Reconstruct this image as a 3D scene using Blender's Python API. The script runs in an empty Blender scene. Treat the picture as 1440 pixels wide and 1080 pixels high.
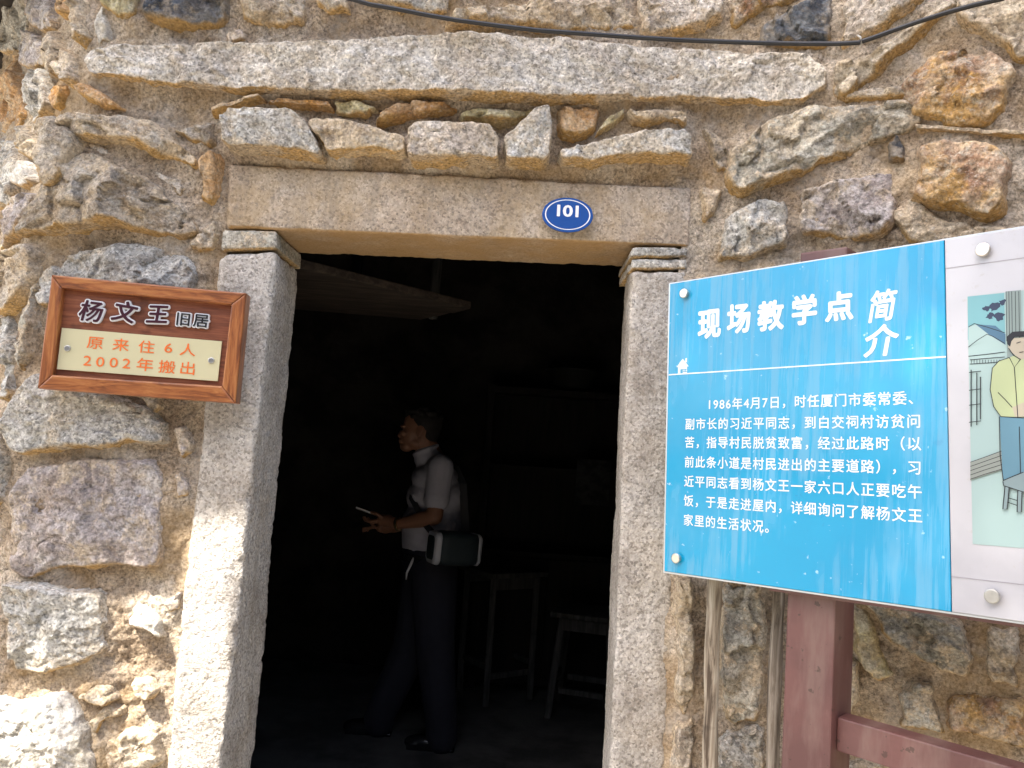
import bpy, bmesh, math, random
import numpy as np
from mathutils import Vector, Matrix

SC = bpy.context.scene
COL = SC.collection
rnd = random.Random(7)
R = math.radians

# ------------------------------------------------------------------ camera
F = 1100.0
PITCH, ROLL = R(4.8), R(3.9)
EYE = np.array([0.0, 0.0, 1.53])
_f = np.array([0, math.cos(PITCH), math.sin(PITCH)])
_u = np.array([0, -math.sin(PITCH), math.cos(PITCH)])
_r = np.array([1.0, 0, 0])
RT = _r * math.cos(ROLL) + _u * math.sin(ROLL)
UP = -_r * math.sin(ROLL) + _u * math.cos(ROLL)
cam = bpy.data.cameras.new('camera')
cam.sensor_fit = 'HORIZONTAL'; cam.sensor_width = 36.0
cam.lens = 36.0 * F / 1440.0
cam.clip_start = 0.05; cam.clip_end = 500
co = bpy.data.objects.new('camera', cam); COL.objects.link(co)
co.matrix_world = Matrix(((RT[0], UP[0], -_f[0], EYE[0]), (RT[1], UP[1], -_f[1], EYE[1]), (RT[2], UP[2], -_f[2], EYE[2]), (0, 0, 0, 1)))
SC.camera = co

# ------------------------------------------------------------------ light
TOSUN = Vector((-0.40, -0.40, 0.82)).normalized()
elev = math.asin(TOSUN.z)
w = bpy.data.worlds.new('World'); SC.world = w; w.use_nodes = True
nt = w.node_tree; nt.nodes.clear()
sky = nt.nodes.new('ShaderNodeTexSky'); sky.sky_type = 'NISHITA'; sky.sun_disc = False
sky.sun_elevation = elev; sky.sun_rotation = math.atan2(TOSUN.x, TOSUN.y)
sky.air_density = 1.0; sky.dust_density = 3.0; sky.ozone_density = 0.6
bg = nt.nodes.new('ShaderNodeBackground'); bg.inputs[1].default_value = 0.15
wo = nt.nodes.new('ShaderNodeOutputWorld')
nt.links.new(sky.outputs[0], bg.inputs[0]); nt.links.new(bg.outputs[0], wo.inputs[0])
sl = bpy.data.lights.new('sun', 'SUN'); sl.energy = 4.6; sl.angle = R(0.5); sl.color = (1.0, 0.95, 0.86)
so = bpy.data.objects.new('sun', sl); COL.objects.link(so)
so.rotation_euler = (-TOSUN).to_track_quat('-Z', 'Y').to_euler(); so.location = (-4, -4, 9)
SC.view_settings.view_transform = 'Standard'; SC.view_settings.look = 'None'
SC.view_settings.gamma = 1.0; SC.view_settings.use_curve_mapping = False
SC.view_settings.exposure = 1.9

# ------------------------------------------------------------------ helpers
def ray(x, y):
    return _f * F + RT * (x - 720.0) - UP * (y - 540.0)

def aty(x, y, Y):
    d = ray(x, y); return EYE + d * (Y / d[1])

_A = aty(130, 0, 2.0); _B = aty(0, 600, 2.0)
def xcorner(z):
    return _A[0] + (_B[0] - _A[0]) * (z - _A[2]) / (_B[2] - _A[2])
def sp(t, k):
    t = np.asarray(t, float)
    return k * np.logaddexp(0, t / k)
TL, TRR = math.tan(R(46)), math.tan(R(33))
def wy(x, z):
    z = np.asarray(z, float); x = np.asarray(x, float)
    return 2.0 + TL * sp(xcorner(z) - x, .05) - TRR * sp(x - .66, .13)
def wnorm(x, z):
    e = .01
    gx = (wy(np.asarray(x) + e, z) - wy(np.asarray(x) - e, z)) / (2 * e)
    n = np.stack([gx, -np.ones_like(gx), np.zeros_like(gx)], -1)
    return n / np.linalg.norm(n, axis=-1, keepdims=True)
def onwall(px, py, h=0.0):
    """(x, z) of the wall point whose surface offset by h is seen at the pixel"""
    d = ray(px, py); lo, hi = .6, 6.0
    def f(t):
        P = EYE + d / d[1] * t
        return P[1] - (float(wy(P[0], P[2])) - h)
    for _ in range(40):
        m = .5 * (lo + hi)
        if f(m) > 0: hi = m
        else: lo = m
    P = EYE + d / d[1] * lo
    n = wnorm(np.array([P[0]]), np.array([P[2]]))[0]
    return P[0], P[2]
def wallpt(px, py, h=0.0):
    x, z = onwall(px, py, h)
    return np.array([x, float(wy(x, z)) - h, z])

_rs = np.random.RandomState(11)
_perm = _rs.permutation(256).astype(np.int32); _perm = np.concatenate([_perm, _perm, _perm])
_grad = _rs.normal(size=(256, 3)); _grad /= np.linalg.norm(_grad, axis=1, keepdims=True)
def perlin(p):
    i = np.floor(p).astype(np.int64); f = p - i; i &= 255
    u = f * f * f * (f * (f * 6 - 15) + 10)
    out = 0
    for dx in (0, 1):
        wx = u[:, 0] if dx else 1 - u[:, 0]
        for dy in (0, 1):
            wyy = u[:, 1] if dy else 1 - u[:, 1]
            for dz in (0, 1):
                wz = u[:, 2] if dz else 1 - u[:, 2]
                h = _perm[_perm[_perm[(i[:, 0] + dx) & 255] + ((i[:, 1] + dy) & 255)] + ((i[:, 2] + dz) & 255)]
                g = _grad[h]
                out = out + wx * wyy * wz * (g[:, 0] * (f[:, 0] - dx) + g[:, 1] * (f[:, 1] - dy) + g[:, 2] * (f[:, 2] - dz))
    return out * 1.5
def fbm(p, sc, octv=4, gain=.5, seed=0.0, ridged=False):
    p = np.asarray(p) * sc + seed * 17.31
    a, s, tot = 1.0, 0, 0
    for _ in range(octv):
        v = perlin(p)
        if ridged: v = 1 - 2 * np.abs(v) * 1.6
        s = s + a * v; tot += a; a *= gain; p = p * 2.03 + 5.7
    return s / tot

def mesh_from(name, verts, faces, smooth=True):
    me = bpy.data.meshes.new(name)
    me.from_pydata([tuple(v) for v in verts], [], [tuple(f) for f in faces])
    me.update()
    if smooth: me.polygons.foreach_set('use_smooth', [True] * len(me.polygons))
    return me
def grid_mesh(name, V, quads, smooth=True):
    """fast mesh from numpy"""
    V = np.asarray(V, np.float32); Q = np.asarray(quads, np.int32)
    me = bpy.data.meshes.new(name)
    me.vertices.add(len(V)); me.vertices.foreach_set('co', V.ravel())
    me.loops.add(Q.size); me.loops.foreach_set('vertex_index', Q.ravel())
    me.polygons.add(len(Q)); me.polygons.foreach_set('loop_start', np.arange(0, Q.size, Q.shape[1], dtype=np.int32))
    me.polygons.foreach_set('use_smooth', np.full(len(Q), smooth))
    me.update(calc_edges=True); me.validate()
    return me
def setattr_f(me, name, vals):
    a = me.attributes.new(name, 'FLOAT', 'POINT'); a.data.foreach_set('value', np.asarray(vals, np.float32))
def link(name, me, mat=None, parent=None, origin=None):
    o = bpy.data.objects.new(name, me); COL.objects.link(o)
    if mat is not None:
        for m in (mat if isinstance(mat, (list, tuple)) else [mat]): me.materials.append(m)
    if parent is not None: o.parent = parent
    return o
def empty(name, loc, label, cat, group=None):
    o = bpy.data.objects.new(name, None); COL.objects.link(o); o.location = loc
    o.empty_display_size = .1
    o['label'] = label; o['category'] = cat
    if group: o['group'] = group
    return o
def child(name, me, mat, parent):
    """mesh given in world coordinates, parented to an unrotated empty"""
    o = link(name, me, mat, parent)
    o.matrix_parent_inverse = Matrix.Translation(-Vector(parent.location))
    return o
def bm_mesh(name, bm, smooth=False):
    me = bpy.data.meshes.new(name); bmesh.ops.recalc_face_normals(bm, faces=bm.faces); bm.to_mesh(me); bm.free()
    if smooth: me.polygons.foreach_set('use_smooth', [True] * len(me.polygons))
    return me
def hexa_bm(bm, c8, bev=0.0, seg=2):
    """c8: four front corners (ccw) then four back corners"""
    vs = [bm.verts.new(tuple(c)) for c in c8]
    fs = [(0, 1, 2, 3), (7, 6, 5, 4), (0, 4, 5, 1), (1, 5, 6, 2), (2, 6, 7, 3), (3, 7, 4, 0)]
    ff = [bm.faces.new([vs[i] for i in f]) for f in fs]
    if bev > 0:
        es = set(e for f in ff for e in f.edges)
        bmesh.ops.bevel(bm, geom=list(es), offset=bev, segments=seg, affect='EDGES', profile=.6)
def box_bm(bm, lo, hi, bev=0.0, M=None):
    (a, b, c), (d, e, f) = lo, hi
    pts = [(a, b, c), (d, b, c), (d, b, f), (a, b, f), (a, e, c), (d, e, c), (d, e, f), (a, e, f)]
    if M is not None: pts = [M @ Vector(p) for p in pts]
    hexa_bm(bm, pts, bev)
def tube(points, radii, seg=10, noise=0.0, nsc=8, seed=0):
    P = np.array(points, float); n = len(P); rad = np.broadcast_to(np.asarray(radii, float), (n,)) if np.ndim(radii) < 2 else None
    T = np.gradient(P, axis=0); T /= np.linalg.norm(T, axis=1, keepdims=True)
    ref = np.array([0, 0, 1.]) if abs(T[:, 2]).mean() < .8 else np.array([0, 1., 0])
    V = []
    for i in range(n):
        a = np.cross(T[i], ref); a /= np.linalg.norm(a); b = np.cross(T[i], a)
        for k in range(seg):
            t = 2 * math.pi * k / seg
            V.append(P[i] + rad[i] * (a * math.cos(t) + b * math.sin(t)))
    V = np.array(V)
    if noise:
        c = np.repeat(P, seg, 0); d = V - c; l = np.linalg.norm(d, axis=1, keepdims=True) + 1e-9
        V = V + d / l * (noise * fbm(V * [1, 1, .25], nsc, 3, seed=seed))[:, None]
    Fc = [(i * seg + k, i * seg + (k + 1) % seg, (i + 1) * seg + (k + 1) % seg, (i + 1) * seg + k) for i in range(n - 1) for k in range(seg)]
    Fc += [tuple(range(seg - 1, -1, -1)), tuple(range((n - 1) * seg, n * seg))]
    return V, Fc

# ------------------------------------------------------------------ materials
class MT:
    def __init__(s, name, rough=.8, spec=.3):
        s.m = bpy.data.materials.new(name); s.m.use_nodes = True
        s.t = s.m.node_tree; s.N = s.t.nodes; s.b = s.N['Principled BSDF']
        s.b.inputs['Roughness'].default_value = rough
        s.b.inputs['Specular IOR Level'].default_value = spec
        s._co = None
    def L(s, a, b): s.t.links.new(a, b)
    def node(s, t, **k):
        n = s.N.new(t)
        for q, v in k.items(): setattr(n, q, v)
        return n
    def pos(s, scale=None):
        g = s.node('ShaderNodeNewGeometry'); out = g.outputs['Position']
        if scale:
            m = s.node('ShaderNodeMapping'); m.inputs['Scale'].default_value = scale; s.L(out, m.inputs['Vector']); out = m.outputs[0]
        return out
    def noise(s, scale, detail=5, rough=.6, co=None, dist=0.0):
        n = s.node('ShaderNodeTexNoise'); n.inputs['Scale'].default_value = scale
        n.inputs['Detail'].default_value = detail; n.inputs['Roughness'].default_value = rough
        n.inputs['Distortion'].default_value = dist
        s.L(co if co is not None else s.pos(), n.inputs['Vector']); return n.outputs['Fac']
    def voro(s, scale, out='Distance', co=None, feature='F1'):
        n = s.node('ShaderNodeTexVoronoi', feature=feature); n.inputs['Scale'].default_value = scale
        s.L(co if co is not None else s.pos(), n.inputs['Vector']); return n.outputs[out]
    def ramp(s, fac, stops, interp='LINEAR'):
        r = s.node('ShaderNodeValToRGB'); r.color_ramp.interpolation = interp
        e = r.color_ramp.elements
        while len(e) > len(stops): e.remove(e[-1])
        while len(e) < len(stops): e.new(.5)
        for q, (p, c) in zip(e, stops):
            q.position = p; q.color = (c, c, c, 1) if isinstance(c, (int, float)) else (*c, 1)
        s.L(fac, r.inputs[0]); return r.outputs[0]
    def mix(s, fac, a, b, mode='MIX'):
        n = s.node('ShaderNodeMix', data_type='RGBA', blend_type=mode)
        for sock, v in ((n.inputs[0], fac), (n.inputs[6], a), (n.inputs[7], b)):
            if isinstance(v, (int, float)): sock.default_value = v
            elif isinstance(v, tuple): sock.default_value = (*v, 1)
            else: s.L(v, sock)
        return n.outputs[2]
    def math(s, op, a, b=0.0, c=None):
        n = s.node('ShaderNodeMath', operation=op)
        for i, v in enumerate((a, b) if c is None else (a, b, c)):
            if isinstance(v, (int, float)): n.inputs[i].default_value = v
            else: s.L(v, n.inputs[i])
        return n.outputs[0]
    def attr(s, name):
        n = s.node('ShaderNodeAttribute'); n.attribute_name = name; return n.outputs['Fac']
    def rand(s): return s.node('ShaderNodeObjectInfo').outputs['Random']
    def bump(s, h, strength=.5, dist=.002, prev=None):
        n = s.node('ShaderNodeBump'); n.inputs['Strength'].default_value = strength; n.inputs['Distance'].default_value = dist
        s.L(h, n.inputs['Height'])
        if prev is not None: s.L(prev, n.inputs['Normal'])
        s.L(n.outputs[0], s.b.inputs['Normal']); return n.outputs[0]
    def color(s, c):
        if isinstance(c, tuple): s.b.inputs['Base Color'].default_value = (*c, 1)
        else: s.L(c, s.b.inputs['Base Color'])

def stone_mat(name, c1, c2, c3, speck=.5, stain=.35, lichen=0.0, rough_bump=1.0, lichen_col=(.03, .03, .025), ochre=(.42, .275, .115), light=.35, dust=.5):
    m = MT(name, .9, .15)
    base = m.ramp(m.noise(9, 7, .7), [(.40, c1), (.5, c2), (.60, c3)])
    st = m.ramp(m.noise(6, 6, .7), [(.5, 0.0), (.60, 1.0)])
    col = m.mix(m.math('MULTIPLY', st, stain), base, ochre)
    vein = m.ramp(m.noise(3.2, 7, .75, co=m.pos((1, 1, 2.2)), dist=1.5), [(.47, 0.0), (.5, 1.0), (.53, 0.0)])
    col = m.mix(m.math('MULTIPLY', vein, .35), col, (.16, .12, .085))
    hol = m.ramp(m.noise(34, 6, .75), [(.36, 1.0), (.45, 0.0)])
    col = m.mix(m.math('MULTIPLY', hol, .45), col, (.19, .15, .105))
    if lichen:
        l = m.ramp(m.noise(16, 7, .75), [(.51, 0.0), (.58, 1.0)])
        col = m.mix(m.math('MULTIPLY', l, lichen * .7), col, lichen_col)
        l2 = m.ramp(m.noise(23, 7, .75, co=m.pos((1, 1, 1.3))), [(.55, 0.0), (.60, 1.0)])
        col = m.mix(m.math('MULTIPLY', l2, lichen * .8), col, (.50, .50, .42))
    # mortar smeared over the margins and in patches
    em = m.math('ADD', m.noise(13, 7, .75), m.math('MULTIPLY', m.attr('edge'), .22))
    dst = m.ramp(em, [(.54, 0.0), (.61, 1.0)])
    col = m.mix(m.math('MULTIPLY', dst, min(1, dust * 1.9)), col, (.45, .36, .25))
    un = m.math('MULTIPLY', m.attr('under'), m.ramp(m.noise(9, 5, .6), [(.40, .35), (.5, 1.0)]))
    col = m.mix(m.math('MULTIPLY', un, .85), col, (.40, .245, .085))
    gr = m.voro(200, 'Color'); sep = m.node('ShaderNodeSeparateColor'); m.L(gr, sep.inputs[0])
    g2 = m.ramp(sep.outputs[0], [(.0, .38), (.2, .68), (.5, 1.02), (.85, 1.22), (1, 1.55)])
    col = m.mix(speck, col, m.mix(1.0, col, g2, 'MULTIPLY'))
    g3 = m.ramp(m.noise(95, 5, .8), [(.36, .35), (.45, .85), (.52, 1.05), (.62, 1.5)])
    col = m.mix(.6, col, m.mix(1.0, col, g3, 'MULTIPLY'))
    lt = m.ramp(m.noise(85, 4, .75, co=m.pos((1, 1.2, 1.1))), [(.56, 0.0), (.64, 1.0)])
    col = m.mix(m.math('MULTIPLY', lt, light), col, (.60, .57, .50))
    rv = m.ramp(m.rand(), [(0, .88), (1, 1.14)])
    col = m.mix(1.0, col, rv, 'MULTIPLY')
    m.color(col)
    b = m.bump(m.noise(28, 5, .65), .8 * rough_bump, .007)
    m.bump(m.noise(110, 3, .6), .7 * rough_bump, .003, b)
    return m.m
def _warp(s, sc=5, amt=.12):
    n = s.node('ShaderNodeTexNoise'); n.inputs['Scale'].default_value = sc; n.inputs['Detail'].default_value = 5
    s.L(s.pos(), n.inputs['Vector'])
    v = s.node('ShaderNodeVectorMath', operation='MULTIPLY_ADD'); s.L(n.outputs['Color'], v.inputs[0])
    v.inputs[1].default_value = (amt,) * 3; s.L(s.pos(), v.inputs[2]); return v.outputs[0]
MT.warp = _warp

M = {}
M['g'] = stone_mat('grey granite', (.34, .325, .295), (.44, .425, .385), (.53, .51, .47), .75, .12, dust=.28)
M['p'] = stone_mat('pink tan granite', (.39, .33, .27), (.48, .42, .35), (.57, .51, .44), .75, .18, dust=.3)
M['b'] = stone_mat('brown grey rock', (.25, .20, .15), (.38, .32, .25), (.49, .43, .35), .6, .3, .2)
M['o'] = stone_mat('ochre rock', (.34, .18, .075), (.47, .28, .13), (.54, .40, .25), .45, .5, ochre=(.50, .25, .06), dust=.15)
M['y'] = stone_mat('yellow tan rock', (.36, .30, .15), (.48, .42, .24), (.54, .49, .36), .45, .3, dust=.2)
M['d'] = stone_mat('dark slate', (.05, .056, .068), (.10, .11, .125), (.19, .20, .205), .3, .10, light=.12, dust=.2)
M['r'] = stone_mat('rusty lichened rock', (.24, .13, .08), (.38, .25, .16), (.48, .38, .28), .5, .5, .4, ochre=(.58, .34, .07), dust=.25)
M['l'] = stone_mat('grey lichened rock', (.27, .25, .20), (.39, .36, .30), (.49, .46, .39), .6, .3, .45)
M['m'] = stone_mat('mauve grey rock', (.28, .24, .225), (.38, .335, .315), (.48, .44, .41), .6, .15, dust=.35)
M['beam'] = stone_mat('pale long beam granite', (.42, .375, .32), (.50, .46, .40), (.58, .54, .48), .75, .12, dust=.15)
M['w'] = stone_mat('white quartz rock', (.50, .47, .40), (.60, .57, .51), (.68, .65, .60), .35, .1, dust=.15)
M['t'] = stone_mat('tan sandy rock', (.37, .29, .21), (.47, .39, .29), (.54, .47, .37), .6, .3)

def dressed_mat(name, c1, c2, c3, peck=1.0, stain=.2):
    m = MT(name, .9, .15)
    base = m.ramp(m.noise(6, 7, .7), [(.40, c1), (.5, c2), (.60, c3)])
    gr = m.voro(190, 'Color'); sep = m.node('ShaderNodeSeparateColor'); m.L(gr, sep.inputs[0])
    g2 = m.ramp(sep.outputs[0], [(.0, .42), (.16, .66), (.35, .95), (.8, 1.12), (1, 1.38)])
    col = m.mix(.8, base, m.mix(1.0, base, g2, 'MULTIPLY'))
    dark = m.ramp(m.noise(210, 2, .6), [(.58, 0.0), (.70, 1.0)])
    dn = m.ramp(m.noise(16, 6, .75), [(.54, 0.0), (.66, 1.0)])
    col = m.mix(m.math('MULTIPLY', dn, .35), col, (.25, .20, .15))
    col = m.mix(m.math('MULTIPLY', dark, .4), col, (.10, .09, .08))
    st = m.ramp(m.noise(3.4, 6, .65), [(.5, 0.0), (.62, 1.0)])
    col = m.mix(m.math('MULTIPLY', st, stain), col, (.45, .31, .14))
    dr = m.ramp(m.noise(1.0, 6, .7, co=m.pos((26, 26, 2.4))), [(.50, 0.0), (.62, 1.0)])
    col = m.mix(m.math('MULTIPLY', dr, .30), col, (.27, .235, .19))
    ch_ = m.ramp(m.noise(70, 4, .7), [(.36, 1.0), (.43, 0.0)])
    col = m.mix(m.math('MULTIPLY', ch_, .5), col, (.20, .17, .14))
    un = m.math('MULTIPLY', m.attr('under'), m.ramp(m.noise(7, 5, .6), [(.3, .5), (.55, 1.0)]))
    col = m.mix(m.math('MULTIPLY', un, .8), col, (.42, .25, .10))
    m.color(col)
    b = m.bump(m.noise(50, 4, .6), .8 * peck, .006)
    m.bump(m.noise(115, 3, .65), .8 * peck, .0035, b)
    return m.m
M['jamb'] = dressed_mat('pecked grey granite', (.40, .36, .315), (.49, .45, .40), (.56, .52, .47), 1.3, .12)
M['lintel'] = dressed_mat('warm lintel granite', (.38, .30, .225), (.47, .385, .30), (.53, .45, .37), 1.1, .35)

def mortar_mat():
    m = MT('sandy lime mortar', .95, .1)
    base = m.ramp(m.noise(5, 7, .65), [(.40, (.30, .225, .155)), (.50, (.42, .335, .245)), (.60, (.51, .43, .335))])
    g = m.ramp(m.noise(140, 4, .75), [(.36, .30), (.44, .72), (.50, 1.0), (.56, 1.22), (.66, 1.7)])
    col = m.mix(.85, base, m.mix(1.0, base, g, 'MULTIPLY'))
    gr = m.voro(90, 'Distance'); peb = m.ramp(gr, [(.12, 1.0), (.2, 0.0)])
    col = m.mix(m.math('MULTIPLY', peb, .3), col, (.60, .53, .42))
    st = m.ramp(m.noise(3.5, 6, .65), [(.5, 0.0), (.60, 1.0)])
    col = m.mix(m.math('MULTIPLY', st, .4), col, (.44, .29, .13))
    gy = m.ramp(m.noise(8, 6, .65, co=m.pos((1.1, 1, .9))), [(.52, 0.0), (.64, 1.0)])
    col = m.mix(m.math('MULTIPLY', gy, .45), col, (.40, .36, .31))
    cr = m.ramp(m.voro(6.5, 'Distance', feature='DISTANCE_TO_EDGE', co=m.warp(7, .2)), [(0.0, 1.0), (.016, 0.0)])
    col = m.mix(m.math('MULTIPLY', m.math('MULTIPLY', cr, .45), m.ramp(m.noise(4, 2), [(.5, 0.0), (.58, 1.0)])), col, (.10, .065, .035))
    hol = m.ramp(m.noise(50, 6, .8), [(.33, 1.0), (.43, 0.0)])
    col = m.mix(m.math('MULTIPLY', hol, .75), col, (.20, .135, .075))
    m.color(col)
    b = m.bump(m.noise(40, 6, .7), .9, .008)
    m.bump(m.noise(150, 4, .7), .9, .0045, b)
    return m.m
M['mortar'] = mortar_mat()

def plain(name, c, rough=.5, spec=.5, metal=0.0, nsc=0, namt=.1, bump=0.0):
    m = MT(name, rough, spec); m.b.inputs['Metallic'].default_value = metal
    if nsc:
        f = m.ramp(m.noise(nsc, 5, .6), [(.3, 1 - namt), (.7, 1 + namt)])
        m.color(m.mix(1.0, tuple(c), f, 'MULTIPLY'))
        if bump: m.bump(m.noise(nsc * 3, 5, .6), bump, .002)
    else: m.color(tuple(c))
    return m.m
def wood_mat(name, c1, c2, c3, scale=(3, 60, 60), rough=.6, bump=.3, local=None, coat=0.0):
    m = MT(name, rough, .4)
    if coat: m.b.inputs['Coat Weight'].default_value = coat; m.b.inputs['Coat Roughness'].default_value = .3
    co_ = m.pos()
    mp = m.node('ShaderNodeMapping'); mp.inputs['Scale'].default_value = scale
    if local is not None: mp.inputs['Rotation'].default_value = local
    m.L(co_, mp.inputs['Vector'])
    n1 = m.noise(1.0, 6, .65, co=mp.outputs[0], dist=.6)
    col = m.ramp(n1, [(.38, c1), (.5, c2), (.62, c3)])
    kn = m.ramp(m.noise(14, 3, .5), [(.66, 0.0), (.74, 1.0)])
    col = m.mix(m.math('MULTIPLY', kn, .6), col, tuple(v * .45 for v in c1))
    m.color(col); m.bump(n1, bump, .003)
    return m.m

# ------------------------------------------------------------------ STRUCTURE: ground
gm = MT('pale concrete paving', .9, .2)
gm.color(gm.ramp(gm.noise(1.2, 8, .65), [(.4, (.25, .225, .185)), (.6, (.33, .30, .25))]))
gm.bump(gm.noise(60, 6, .7), .4, .004)
gx = np.linspace(-40, 40, 41)
gv = [(x, y, 0.0) for y in gx for x in gx]
gq = [(j * 41 + i, j * 41 + i + 1, (j + 1) * 41 + i + 1, (j + 1) * 41 + i) for j in range(40) for i in range(40)]
g = link('ground', mesh_from('ground', gv, gq, False), gm.m); g['kind'] = 'structure'

# ------------------------------------------------------------------ THE STONE WALL
wall = empty('stone_wall', (0, 2.0, 0), 'rough rubble stone house wall in sandy mortar round a dark doorway', 'wall')

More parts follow.
